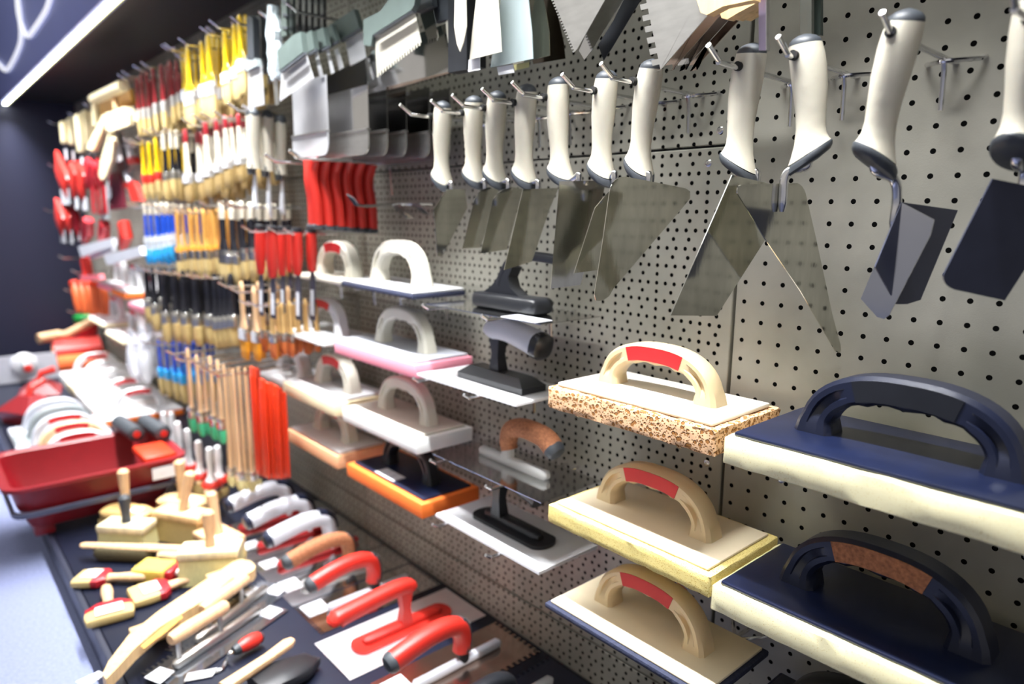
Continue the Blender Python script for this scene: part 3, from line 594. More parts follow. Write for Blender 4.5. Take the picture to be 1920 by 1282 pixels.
brush_row([(330, 392, 522, -.20, .050), (341, 392, 519, -.16, .040), (354, 391, 517, -.20, .038), (367, 391, 518, -.20, .038), (380, 391, 517, -.20, .038), (390, 391, 516, -.16, .036), (399, 390, 515, -.18, .032), (407, 390, 512, -.15, .030)],
    BR('flat_brush', OCHREW, BRISTLE, FERR, hl=.57, fl=.16, neck=.42, ring=mat('orange_ring', hexc('f0a840'), .4)), 'varnished wood brush with orange ring', 'varnished wood brushes', 'in the middle rows')
brush_row([(270, 381, 492, -.19, .030), (280, 381, 492, -.19, .030), (291, 381, 490, -.18, .030), (302, 380, 488, -.19, .030), (312, 380, 484, -.19, .030), (322, 380, 480, -.17, .030)],
    BR('flat_brush', BLUEL, CYANL, CLEARP, hl=.55, fl=.22, neck=.60, tip=WHITEL, tipf=.34, T=.018), 'royal blue brush with cream top', 'royal blue brushes', 'of the blue bunch')
brush_row([(273, 500, 598, -.20, .036), (285, 500, 615, -.20, .036), (304, 502, 637, -.21, .036), (325, 504, 635, -.21, .038), (342, 506, 639, -.21, .038), (352, 506, 628, -.15, .032), (364, 508, 643, -.21, .038), (377, 510, 638, -.15, .030), (388, 512, 641, -.20, .026), (402, 512, 648, -.20, .021), (413, 512, 647, -.20, .020), (422, 512, 645, -.20, .019), (432, 512, 643, -.20, .019)],
    BR('round_brush', BLACKL, BRISTLE, FERR, hl=.58, fl=.16, round_=True, T=.030, neck=.7), 'glossy black round brush', 'glossy black round brushes', 'in the dark row')
brush_row([(297, 636, 733, -.20, .030), (310, 638, 738, -.20, .030), (324, 640, 744, -.20, .030), (337, 640, 749, -.20, .030), (347, 640, 752, -.17, .030)],
    BR('flat_brush', BLUEL, BRISTLE, CYANL, hl=.52, fl=.16, neck=.7, T=.018), 'dark blue brush with cyan ferrule', 'dark blue brushes', 'behind the pale sticks')
brush_row([(452, 527, 669, -.21, .045), (463, 532, 655, -.16, .036), (475, 537, 673, -.21, .034)],
    BR('flat_brush', PALEW, BRISTLEA, FERR, hl=.60, fl=.15, neck=.36, lab=True), 'pale wooden brush with amber bristles', 'amber bristle brushes', 'under the black brushes')
brush_row([(491, 560, 657, -.19, .026), (508, 562, 668, -.20, .028), (518, 566, 664, -.16, .026), (527, 568, 662, -.18, .024), (535, 570, 655, -.15, .022)],
    BR('slim_brush', MIDW, BRISTLEO, FERR, hl=.58, fl=.16, neck=.5), 'slim wooden brush with rust bristles', 'rust bristle brushes', 'below the barcode knives')
# long pale sticks: radiator brushes, the first ones with green bristles
brush_row([(351, 653, 800, -.26, .030), (368, 665, 808, -.26, .030), (380, 662, 806, -.20, .030), (393, 668, 816, -.26, .030), (407, 675, 822, -.26, .028)],
    BR('radiator_brush', PALEW, BRISTLEG, FERR, hl=.70, fl=.13, neck=.75, T=.020), 'long pale stick brush with green bristles', 'green bristle stick brushes', 'of the green ones', deep=0)
brush_row([(419, 684, 898, -.25, .024), (429, 688, 896, -.20, .024), (436, 692, 906, -.25, .024), (447, 688, 908, -.22, .024), (459, 690, 908, -.22, .024), (470, 686, 905, -.19, .024)],
    BR('radiator_brush', PALEW, BRISTLEW, FERR, hl=.84, fl=.07, neck=.75, T=.018), 'very long pale stick brush', 'long stick brushes', 'left of the red sticks', deep=0)
# red plastic sticks
for i, (px, ty, by, Y, W) in enumerate([(473, 688, 880, -.24, .022), (482, 690, 884, -.20, .022), (491, 710, 888, -.24, .024), (500, 716, 888, -.23, .024), (508, 718, 889, -.20, .022), (516, 722, 889, -.22, .022), (524, 726, 889, -.18, .020), (532, 735, 888, -.18, .018)]):
    P = atY(px, ty, Y); L = P.z-atY(px, by, Y).z
    t = thing('plastic_stick', 'long orange red plastic stick, %s from the left of its bunch' % ordl(i), 'plastic stick', P, group='orange red plastic sticks')
    part('bar', MB().box(-W/2, W/2, -.003, .003, -L, 0, bev=.002), ORANGEP, t)
    part('rib', MB().box(-W*.2, W*.2, -.006, -.0031, -L*.96, -.02, bev=.001), ORANGEP, t)
# white handled ring brushes hanging low
for i, (px, ty, my, by, Y) in enumerate([(306, 772, 842, 888, -.26), (321, 772, 838, 876, -.20), (332, 790, 860, 905, -.26), (350, 804, 868, 908, -.24), (371, 825, 884, 922, -.26), (392, 838, 900, 932, -.26), (407, 835, 892, 924, -.22)]):
    P = atY(px, ty, Y); h = P.z-atY(px, my, Y).z; L = P.z-atY(px, by, Y).z
    t = thing('round_brush', 'white handled round brush with red collar, %s from the left of the low row' % ordl(i), 'round brush', P, group='white handled round brushes')
    part('handle', MB().lathe([(.004, 0), (.0085, -.004), (.0105, -.03), (.009, -h*.5), (.0085, -h*.8), (.014, -h*.92), (.017, -h)], 14), WHITEP, t)
    part('collar', MB().lathe([(.018, -h+.006), (.024, -h), (.025, -h-.008), (.020, -h-.012)], 16), REDP, t)
    part('ferrule', MB().lathe([(.021, -h-.011), (.022, -h-.022)], 16), FERR, t)
    part('bristles', MB().lathe([(.021, -h-.021), (.024, -h-(L-h)*.7), (.021, -L*.98), (.010, -L)], 16), BRISTLE, t)
# ================================================================== knives, scrapers and spatulas
def P2(px, Y, P0=None, ang=None):                          # outline on a vertical plane
    return [atY(x, y, Y) if ang is None else onp(x, y, P0, ang) for x, y in px]
# cream handled putty knives
for i, (cx, ty, by, tip, w, Y) in enumerate([(474, 203, 315, 392, 30, -.19), (500, 207, 320, 408, 27, -.16), (525, 217, 327, 402, 26, -.13)]):
    T, B, E_ = atY(cx, ty, Y), atY(cx+2, by, Y), atY(cx+3, tip, Y); k = (T-CAM).dot(FW)/FPX; r = w*k/2
    t = thing('putty_knife', 'cream handled putty knife with black cap, %s of three beside the red scrapers' % ('nearest the brushes', 'middle one', 'nearest the scrapers')[i], 'putty knife', T, group='cream handled putty knives')
    b, e = B-T, E_-T
    part('handle', MB().sweep([b*.10, b*.3, b*.6, b*.85, b], [(r*.98, r*.8), (r, r*.8), (r*.86, r*.7), (r*.86, r*.7), (r*1.02, r*.8)], n=14, up=(0, 1, 0), power=2.6), CREAM, t)
    part('end_cap', MB().sweep([b*-.01, b*.02, b*.07, b*.12], [(r*.4, r*.3), (r*.8, r*.6), (r*.99, r*.8), (r*1.0, r*.82)], n=14, up=(0, 1, 0), power=2.4), DGREY, t)
    part('collar', MB().prism([b+V((-r*.9, -.006, .004)), b+V((r*.2, -.006, .022)), b+V((r*.9, -.006, .004)), b+V((r*.5, -.006, -.014)), b+V((-r*.5, -.006, -.014))], .010), DGREY, t)
    bw = r*(.9 if i == 2 else 1.0)
    part('blade', MB().prism([b+V((-r*.35, .002, 0)), b+V((r*.35, .002, 0)), e+V((bw, .002, 0)), e+V((-bw, .002, 0))], .0012), WHSTEEL, t)
    part('sticker', MB().prism([b*.55+e*.45+V((-bw*.55, -.0002, 0)), b*.55+e*.45+V((bw*.55, -.0002, 0)), b*.08+e*.92+V((bw*.6, -.0002, 0)), b*.08+e*.92+V((-bw*.6, -.0002, 0))], .0006), LABEL, t)
    hook(T.x, T.z-.008, -Y+.03, 'bright peg hook above the cream handled putty knives, %s hook' % ordl(i), 'putty knife hooks', small=True)
# red handled painters' knives with barcode stickers
for i, (cx, ty, by, tip, w, Y) in enumerate([(487, 421, 513, 592, 22, -.21), (509, 423, 520, 597, 26, -.21), (527, 424, 516, 586, 21, -.17), (541, 424, 510, 590, 17, -.12), (556, 426, 515, 600, 24, -.16), (583, 428, 508, 600, 23, -.13)]):
    T, B, E_ = atY(cx, ty, Y), atY(cx+2, by, Y), atY(cx+3, tip, Y); k = (T-CAM).dot(FW)/FPX; r = w*k/2
    t = thing('painters_knife', 'red handled knife with black barcoded blade, %s from the left' % ordl(i), 'knife', T, group='red handled knives with barcodes')
    b, e = B-T, E_-T
    part('handle', MB().sweep([b*.10, b*.3, b*.55, b*.8, b], [(r*.95, r*.75), (r, r*.8), (r*1.0, r*.8), (r*.92, r*.7), (r*.66, r*.5)], n=14, up=(0, 1, 0), power=2.5), REDP, t)
    part('end_cap', MB().sweep([b*0, b*.01, b*.05, b*.11], [(r*.6, r*.4), (r*.85, r*.68), (r*.93, r*.72), (r*.92, r*.72)], n=14, up=(0, 1, 0), power=3), BLACKP, t)
    part('blade', MB().prism([b*.97+V((-r*.45, .001, 0)), b*.97+V((r*.45, .001, 0)), b*.8+e*.2+V((r*.95, .001, 0)), e+V((r*.95, .001, 0)), e+V((-r*.95, .001, 0)), b*.8+e*.2+V((-r*.95, .001, 0))], .0014), DKSTEEL, t)
    part('sticker', MB().prism([b*.62+e*.38+V((-r*.6, -.0006, 0)), b*.62+e*.38+V((r*.6, -.0006, 0)), b*.1+e*.9+V((r*.6, -.0006, 0)), b*.1+e*.9+V((-r*.6, -.0006, 0))], .0006), LABEL, t)
    if i in (1, 4, 5): hook(T.x, T.z-.012, -Y+.04, 'bright peg hook above the red handled barcode knives, %s hook' % ordl((1, 4, 5).index(i)), 'knife hooks', small=True)
# wide red handled surface scrapers hanging plate up
W_ = [(.0, .150, -1.000, -.846), (1, .135, -1.00, -.742), (2, .135, -1.0, -.722), (3, .135, -1.0, -.700), (4, .135, -1.0, -.664), (5, .135, -.98, -.640)]
for i in range(6):
    Y = -.180+.026*i; hx = atY(585+21*i, 300, -.18+.026*i).x; top = atY(585+21*i, 298+3*i, Y).z; bot = atY(585+21*i, 424+1.5*i, Y).z
    t = thing('surface_scraper', 'wide steel scraper with a red handle pointing down, %s counted from the front' % ordl(i), 'scraper', (hx, Y, top), group='wide red handled scrapers')
    h = top-bot
    part('handle', MB().sweep(bez([(0, 0, .002), (0, -.002, -.012), (.0, -.004, -h*.32), (.002, 0, -h*.62), (.0, .002, -h*.97)], 5), [(.029-.0135*min(1, j/7)+.003*max(0, (j-9)/11), .0112) for j in range(21)], n=16, up=(0, 1, 0), power=2.8), REDP, t)
    part('end_cap', MB().box(-.0175, .0175, -.0108, .0108, -h-.006, -h*.965, bev=.003), DGREY, t)
    x0, x1 = W_[i][2]-hx, W_[i][3]-hx; z0, z1 = (.008, .148) if i == 0 else (.006, .122)
    rr = [(x1-.012*(1-math.cos(q)), z0+.018*(1-math.sin(q))) for q in [PI/2*k/5 for k in range(6)]]
    part('blade_holder', MB().prism([V((x0, .0, z0+.042)), V((x0, 0, z0+.004)), V((x0+.010, 0, z0-.004)), V((x1-.02, 0, z0-.004))]+[V((x1-.02+.02*math.sin(PI/2*k/5), 0, z0+.016-.02*math.cos(PI/2*k/5))) for k in range(6)]+[V((x1, 0, z0+.042))], .0030), WHSTEEL if i == 0 else SATIN, t)
    part('blade', MB().prism([V((x0+.002, .0022, z0+.036)), V((x1-.002, .0022, z0+.036)), V((x1-.002, .0022, z1)), V((x0+.002, .0022, z1))], .0012), WHSTEEL if i == 0 else STEEL2, t)
    part('holder_lip', MB().box(x0, x1, -.0045, .0035, z0+.038, z0+.041), SATIN, t)
for k, (tipx, tipy, x1, y1) in enumerate([(518, 288, 560, 296), (564, 280, 735, 315)]):
    Y0 = -.215; A = atY(tipx, tipy, Y0)
    t = thing('peg_hook', 'long bright prong %s the red handled scrapers' % ('in front of' if k == 0 else 'running above the handles of'), 'hook', (A.x, 0, A.z-.016), group='scraper hooks'); hook_parts(t, .215, bar=False, r=.0036)
# small fork ended tool on a peg below the scrapers
A = atY(662, 372, -.16); t = thing('hook_tool', 'small bent steel hook with flat tags below the red handled scrapers', 'hook', (A.x, 0, A.z))
I = lambda x, y, Y: atY(x, y, Y)-V((A.x, 0, A.z))
part('arm', MB().sweep(bez([I(662, 372, -.17), I(668, 383, -.16), I(690, 386, -.12), I(740, 383, -.05), I(812, 382, -.001)], 5), .0028, n=8), CHROME, t)
part('tag', MB().prism([I(735, 386, -.07), I(752, 383, -.06), I(778, 408, -.06), I(762, 410, -.07)], .0012), STEEL2, t)
part('tag', MB().prism([I(768, 380, -.04), I(785, 381, -.035), I(805, 402, -.035), I(796, 402, -.04)], .0012), STEEL2, t)
part('claw', MB().prism([I(650, 364, -.18), I(664, 372, -.17), I(672, 384, -.165), I(666, 386, -.165)], .003), DKTOOL, t)
part('support_leg', MB().sweep([I(731, 311, -.03), I(736, 366, -.03)], .0018, n=8), CHROME, t)
# ------------------------------------------------------------------ top row, partly above the frame
def upper(cx, w, y0, yy, mt, t, o, nm='handle'):      # handle and peg above the frame of the photograph
    part(nm, MB().sweep([atY(cx, y0+18, yy)-o, atY(cx, y0-20, yy)-o, atY(cx, y0-80, yy)-o, atY(cx, y0-105, yy)-o], [(w*.8, .008), (w, .010), (w*1.1, .011), (w*.7, .007)], n=12, up=(0, 1, 0), power=2.6), mt, t)
def sheet(name, label, cat, plates, Y, group=None, top=None):
    """plates: (part name, pixel outline, depth, thickness, material)"""
    P0 = plates[0]; o = atY(*P0[1][0], P0[2]); t = thing(name, label, cat, o, group=group)
    for nm, px, yy, th, mt in plates:
        part(nm, MB().prism([atY(x, y, yy)-o for x, y in px], th), mt, t, ang=20)
    if top: upper(top[0], top[1], top[2], P0[2], top[3], t, o)
    return t
def teeth(p0, p1, n, dx, dy, duty=.5):
    out = []
    for i in range(n):
        a = i/n; b = (i+duty)/n
        f = lambda q: (p0[0]+(p1[0]-p0[0])*q, p0[1]+(p1[1]-p0[1])*q)
        out += [f(a), (f(a)[0]+dx, f(a)[1]+dy), (f(b)[0]+dx, f(b)[1]+dy), f(b)]
    return out
sheet('notched_trowel', 'fine toothed pale steel comb blade at the top, left of the wooden handles', 'notched trowel',
    [('blade', [(1135, -40)]+[(1149, -25), (1082, 93)]+teeth((1078, 97), (1030, -20), 22, -3.5, 1.5), -.155, .0012, SATIN)], 0, top=(1142, .013, -40, PINEW))
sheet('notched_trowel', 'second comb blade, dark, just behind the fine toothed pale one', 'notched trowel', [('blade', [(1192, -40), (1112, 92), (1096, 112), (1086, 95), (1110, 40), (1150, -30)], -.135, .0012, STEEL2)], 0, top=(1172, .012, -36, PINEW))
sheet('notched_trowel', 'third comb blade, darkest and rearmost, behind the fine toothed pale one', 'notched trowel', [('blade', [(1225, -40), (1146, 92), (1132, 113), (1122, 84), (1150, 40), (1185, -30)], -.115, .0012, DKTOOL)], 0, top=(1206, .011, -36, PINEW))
for i, (dx, yy, mt, lab) in enumerate([(0, -.165, SATIN, 'front notched comb trowel with big square teeth and a pale wooden handle'), (24, -.145, WARMREFL, 'second big toothed comb trowel, just behind the front one'), (48, -.127, STEEL2, 'third big toothed comb trowel, counted from the front'), (68, -.110, WARMREFL, 'rearmost big toothed comb trowel with a wooden handle')]):
    bl = [(1330+dx, -40), (1326+dx, 30-dx*.02), (1238+dx*.9, 132)] + teeth((1226+dx, 134), (1196+dx, -12), 7, 13, -3, .5)
    hd = [(1309+dx*.95, -10), (1320+dx*.95, 26), (1332+dx*.95, 30), (1362+dx*.95, 14), (1420, 2-dx*.1), (1420, -30)] if i < 1 else [(1320+dx*.9, -20), (1342+dx*.7, 36), (1352+dx*.75, 38), (1372+dx*.75, 26), (1424, 8), (1424, -30)]
    sheet('notched_trowel', lab, 'notched trowel', [('blade', bl, yy, .0012, mt), ('wooden_handle', hd, yy-.004 if i == 0 else yy+.002, .012, PINEW)], 0, 'big toothed comb trowels')
sheet('straight_edge', 'narrow purplish steel bar hanging beside the tenth trowel at the panel joint', 'straight edge', [('bar', [(1424, -40), (1437, -40), (1437, 95), (1424, 95)], -.15, .003, mat('mauve_steel', hexc('8d8298'), .3, .8)), ('back_flange', [(1437, -40), (1440, -40), (1440, 95), (1437, 95)], -.148, .006, SATIN)], 0, top=(1430, .008, -40, DGREY))
sheet('straight_edge', 'grey steel rail hanging above the sideways pointing trowel, cut off by the frame', 'straight edge', [('bar', [(1503, -40), (1524, -40), (1524, 66), (1503, 66)], -.075, .006, mat('grey_rail', hexc('7d8079'), .35, .8)), ('flange', [(1525, -40), (1541, -40), (1541, 66), (1525, 66)], -.06, .006, mat('green_rail', hexc('55605a'), .35, .8))], 0, top=(1514, .010, -40, DGREY))
LEAF = lambda cx, w, ty, by, sk=0: [(cx-w*.30, -50), (cx+w*.30, -50)]+[(cx+w*(.30+.2*math.sin(PI*k/10)+.0*k)+sk*k/8, -50+(by-8+50)*k/8) for k in range(1, 9)]+[(cx-w*.5+sk, by)]+[(cx-w*(.30+.24*math.sin(PI*k/10))+sk*k/8, -50+(by+50)*k/8) for k in range(7, 0, -1)]
PEARL = mat('pearl_blade', hexc('d8d3c4'), .3, .5, var=.05, scale=8); AQUA = mat('aqua_blade', hexc('c3d2d4'), .22, .6, var=.06, scale=8)
sheet('leaf_spatula', 'slim pointed white spatula, leftmost of the spatulas above the trowels', 'spatula', [('blade', [(862, -60), (868, -60), (874, 0), (875, 50), (869, 80), (863, 97), (857, 82), (852, 50), (853, 0)], -.20, .0012, PEARL)], 0, top=(865, .010, -58, BLACKP))
sheet('leaf_spatula', 'broad pale cream spatula blade in front of the other spatulas', 'spatula', [('blade', [(902, -60), (930, -60), (936, 20), (941, 97), (881, 112), (886, 60), (893, 0)], -.19, .0012, PEARL), ('sticker', [(879, 112), (900, 107), (900, 131), (878, 135)], -.185, .0008, WHITEP)], 0, top=(916, .012, -58, BLACKP))
sheet('leaf_spatula', 'pale blue tinted spatula blade partly behind the cream one', 'spatula', [('blade', [(950, -60), (985, -60), (998, 60), (1000, 110), (920, 127), (930, 60), (940, 0)], -.165, .0012, AQUA), ('sticker', [(932, 126), (962, 121), (964, 136), (935, 141)], -.162, .0008, WHITEP)], 0, top=(968, .012, -58, BLACKP))
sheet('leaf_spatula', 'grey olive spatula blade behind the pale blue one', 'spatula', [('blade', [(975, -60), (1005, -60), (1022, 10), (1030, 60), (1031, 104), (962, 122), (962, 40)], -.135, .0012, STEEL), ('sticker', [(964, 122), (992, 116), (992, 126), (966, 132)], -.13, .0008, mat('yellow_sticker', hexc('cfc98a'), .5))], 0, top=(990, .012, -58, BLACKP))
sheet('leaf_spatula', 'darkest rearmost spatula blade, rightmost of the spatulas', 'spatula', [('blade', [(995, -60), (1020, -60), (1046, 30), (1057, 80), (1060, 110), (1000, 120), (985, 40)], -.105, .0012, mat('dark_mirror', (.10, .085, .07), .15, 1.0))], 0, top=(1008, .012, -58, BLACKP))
# large toothed scraper before a mirror plate, and the dark boxes beside it
sheet('steel_plate', 'large mirror bright steel plate behind the toothed scraper in the top row', 'steel plate', [('plate', [(686, 112), (700, 95), (848, 40), (848, 133), (690, 172)], -.120, .002, STEEL2), ('edge_rail', [(690, 172), (848, 133), (850, 136), (700, 178)], -.122, .004, WARMREFL)], 0)
sheet('toothed_scraper', 'broad toothed scraper blade with grey green holder in the top row', 'scraper', [('blade', [(703, 66), (778, 22), (790, 80)]+teeth((788, 78), (705, 140), 17, 0, 7, .5), -.170, .0012, PEARL), ('holder', [(686, 85), (686, 38), (718, 22), (755, -30), (790, -40), (782, 10), (776, 20), (704, 66), (700, 88)], -.172, .010, HOLDER), ('clamp_bar', [(702, 66), (776, 20), (777, 24), (704, 70)], -.18, .006, DKTOOL)], 0)
sheet('toothed_scraper', 'second toothed scraper, dark, behind the broad one', 'scraper', [('blade', [(788, 28), (812, 14), (822, 70)]+teeth((820, 70), (800, 76), 4, 0, 6, .5), -.14, .0012, STEEL2), ('holder', [(785, 25), (780, -30), (810, -40), (816, 12)], -.142, .010, DGREY)], 0)
sheet('toothed_scraper', 'third toothed scraper, rearmost, beside the slim white spatula', 'scraper', [('blade', [(836, 42), (846, 20), (848, 90), (840, 80)], -.13, .0012, PEARL), ('holder', [(818, 44), (812, -40), (848, -40), (848, 36)], -.128, .010, DGREY)], 0)
sheet('black_case', 'tall black case hanging between the mirror plate and the spatulas', 'case', [('front', [(850, -60), (885, -60), (885, 132), (850, 138)], -.13, .02, DKTOOL), ('lid', [(886, -60), (902, -60), (902, 126), (886, 131)], -.10, .02, DKTOOL)], 0)
# Japanese style spatulas with grey holders
for i, (hp, bp, yy, lab) in enumerate([
    ([(524, 96), (552, 68), (568, 60), (573, 98), (528, 133)], [(528, 133), (575, 102), (588, 146), (525, 190)], -.215, 'front'),
    ([(577, 64), (589, 58), (594, 92), (580, 100)], [(590, 98), (595, 95), (606, 143), (600, 147)], -.185, 'second'),
    ([(590, 62), (610, 52), (617, 86), (598, 96)], [(611, 92), (616, 90), (627, 136), (621, 139)], -.165, 'third'),
    ([(612, 55), (626, 46), (634, 76), (618, 86)], [(627, 94), (634, 90), (644, 126), (636, 132)], -.145, 'fourth'),
    ([(628, 44), (668, 18), (678, 52), (640, 76)], [(648, 78), (679, 60), (687, 108), (657, 124)], -.125, 'rearmost')]):
    sheet('filling_knife', 'broad filling knife with grey green holder, %s of its stack in the top row' % lab, 'filling knife', [('holder', hp, yy, .010, HOLDER), ('blade', bp, yy+.003, .0012, WHSTEEL), ('clamp_bar', [hp[-2], hp[-1], (hp[-1][0]+1, hp[-1][1]+4), (hp[-2][0]+1, hp[-2][1]+4)], yy-.006, .004, DGREY)], 0, 'broad filling knives')
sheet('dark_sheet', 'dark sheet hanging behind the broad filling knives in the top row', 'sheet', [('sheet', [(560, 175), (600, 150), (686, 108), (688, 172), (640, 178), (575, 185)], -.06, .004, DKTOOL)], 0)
# ribbed black combs in a stack at the top
for i in range(7):
    x = 535+11.5*i; yy = -.20+.018*i
    t = sheet('ribbed_comb', 'black ribbed comb, %s from the left of the stack under the canopy' % ordl(i), 'comb', [('strip', [(x-5, -50), (x+5, -50), (x+5, 66-2*i), (x-5, 70-2*i)], yy, .006, mat('comb_grey', hexc('4b5550'), .45) if i < 2 else DKTOOL)], 0, 'ribbed combs')
    o = t.location
    for k in range(4): part('rib', MB().prism([atY(x+a, y+3*a/5+24*k, yy-.004)-V(o) for a, y in ((-5, -20), (5, -24), (5, -20), (-5, -16))], .004), DGREY, t)
# black scraper and the bubble wrapped tool
sheet('wall_scraper', 'black handled wall scraper with pale blade beside the yellow brushes', 'scraper', [('handle', [(468, 34), (475, 30), (480, 36), (482, 112), (470, 112)], -.19, .014, DGREY), ('head', [(460, 118), (466, 111), (484, 110), (487, 124), (467, 134)], -.19, .012, GREYP), ('blade', [(466, 132), (491, 124), (496, 196), (466, 204)], -.188, .0012, WHSTEEL)], 0)
sheet('wall_scraper', 'second black handled wall scraper, in shadow behind the first', 'scraper', [('handle', [(483, 32), (490, 30), (495, 36), (496, 110), (485, 112)], -.15, .014, DGREY), ('head', [(484, 112), (498, 110), (500, 132), (484, 134)], -.15, .010, DGREY), ('blade', [(486, 132), (502, 130), (506, 196), (490, 200)], -.148, .0012, STEEL)], 0)
P = atY(510, 12, -.20); t = thing('wrapped_tool', 'tool wrapped in crinkled clear bubble film hanging beside the wall scrapers', 'wrapped tool', P)
zz = P.z-atY(510, 152, -.20).z
wr = [(-.004, .012, .010), (-.003, .013, .010), (-.016, .022, .011), (-.012, .026, .013), (-.008, .021, .011), (-.003, .024, .013), (-.004, .020, .012), (-.002, .023, .012), (-.003, .015, .008)]
part('film', MB().sweep([(random.uniform(-.003, .003)+.004, 0, -zz*i/8) for i in range(9)], [(b, c) for a, b, c in wr], n=9, up=(0, 1, 0), power=3), WRAP, t, ang=25)
part('tool', MB().sweep([(0, 0, -.01), (0, 0, -zz*.7), (0, 0, -zz*1.15), (0, 0, -zz*1.35)], [(.008, .006), (.010, .006), (.009, .003), (.009, .001)], n=10, up=(0, 1, 0)), SATIN, t)
for px, py, Y, q in [(435, 28, -.19, 'above the yellow brushes'), (436, 38, -.16, 'lower one above the yellow brushes'), (488, 18, -.20, 'above the wrapped tool'), (540, 2, -.19, 'above the ribbed combs'), (330, 98, -.18, 'at the left of the yellow brushes')]:
    A = atY(px, py, Y-.02); hook(A.x, A.z-.016, -Y+.0, 'thin peg hook '+q, 'top row hooks', small=True)
# ================================================================== far left end of the wall
def atX(x, y, X):
    d = ray(x, y); return CAM + d*((X-CAM.x)/d.x)
def wooden_scraper(i, px, ty, my, by, w, Y):
    T, M_, B = atY(px, ty, Y), atY(px, my, Y), atY(px, by, Y); r = w/2
    t = thing('wooden_scraper', 'pale wooden handled scraper at the far left, %s from the end wall' % ordl(i), 'scraper', T, group='wooden handled scrapers')
    m_, b = M_-T, B-T
    part('handle', MB().box(-r, r, -.010, .010, m_.z, 0, bev=.005), PINE2, t)
    part('blade', MB().box(-r*.95, r*.95, -.001, .001, b.z, m_.z+.002), DKTOOL, t)
    part('sticker', MB().box(-r*.5, r*.5, -.002, -.0012, b.z*.9+m_.z*.1, b.z*.35+m_.z*.65), LABEL, t)
for i, a in enumerate([(118, 228, 270, 304, .075, -.19), (131, 222, 274, 306, .075, -.17), (146, 215, 288, 312, .085, -.19), (158, 208, 276, 306, .06, -.17), (169, 210, 270, 300, .06, -.15)]): wooden_scraper(i, *a)
def hang(name, label, cat, parts, Y, group=None):
    o = atY(parts[0][1][0][0], parts[0][1][0][1], Y); t = thing(name, label, cat, o, group=group)
    for nm, px, dy, r, mt in parts:
        P = [atY(x, y, Y+dy)-o for x, y in px]
        if isinstance(r, tuple) and r[0] == 'slab': part(nm, MB().prism(P, r[1]), mt, t, ang=25)
        else: part(nm, MB().sweep(P, r, n=12, up=(0, 1, 0), power=2.4), mt, t)
    return t
hang('wooden_float', 'wooden float with a round bar handle near the canopy, left of the red brushes', 'float', [
    ('board', [(178, 196), (246, 166), (252, 196), (205, 214), (190, 236), (180, 236)], .03, ('slab', .014), OCHREW), ('handle', [(176, 186), (204, 173), (232, 161)], -.03, .018, PINE2), ('post', [(179, 188), (180, 212), (181, 236)], -.02, .013, PINE2), ('post', [(215, 172), (217, 192), (219, 205)], -.02, .011, PALEW)], -.17)
hang('wooden_block', 'rectangular pale wooden block with a split along its side, far left', 'block', [('block', [(205, 214), (241, 201), (248, 226), (240, 234), (208, 246)], 0, ('slab', .03), PINE2), ('lower_half', [(206, 226), (246, 214), (247, 234), (210, 247)], -.022, ('slab', .012), PINE2)], -.19)
hang('wooden_strip', 'pale slanted wooden strip beneath the wooden float', 'strip', [('body', [(196, 216), (203, 222), (176, 282), (165, 278)], 0, ('slab', .014), PINE2), ('edge', [(203, 222), (206, 224), (180, 284), (176, 282)], 0, ('slab', .018), PALEW)], -.19)
hang('wooden_paddle', 'long pale wooden paddle hanging above the crimson tools', 'paddle', [('blade', [(207, 250), (216, 262), (212, 300), (200, 332), (193, 338), (188, 328), (192, 300)], 0, ('slab', .012), PINE2), ('shaft', [(212, 236), (210, 252), (207, 268)], 0, .010, PINE2)], -.20)
hang('white_edged_blade', 'black blade with a bright white edge beside the wooden paddle', 'blade', [('blade', [(216, 246), (226, 250), (240, 316), (224, 330)], .01, ('slab', .006), DKTOOL), ('edge', [(213, 246), (218, 246), (228, 300), (222, 304)], -.004, ('slab', .010), WHITEP)], -.18)
hang('small_red_tool', 'small red and white tool below the red brushes', 'tool', [('head', [(236, 270), (250, 270), (250, 276), (236, 276)], 0, ('slab', .02), WHITEP), ('handle', [(243, 276), (245, 286), (248, 296)], 0, .012, WHITEP), ('base', [(240, 296), (256, 294), (260, 306), (238, 308)], 0, ('slab', .016), REDP)], -.16)
hang('small_red_tool', 'small grey and red tool lower down, left of the slim yellow brushes', 'tool', [('head', [(231, 316), (244, 316), (244, 324), (232, 324)], 0, ('slab', .02), GREYP), ('handle', [(238, 322), (242, 333), (246, 342)], 0, .012, LGREY), ('base', [(226, 342), (254, 340), (268, 376), (252, 378), (244, 352), (226, 352)], 0, ('slab', .016), REDP)], -.16)
RK = [('bright red', REDP, [(104, 129, 306, 349, 386), (131, 143, 312, 366, 394), (144, 160, 312, 366, 396)]), ('crimson', CRIMSON, [(163, 171, 300, 352, 400), (174, 181, 306, 356, 402), (183, 193, 298, 350, 400)])]
n = 0
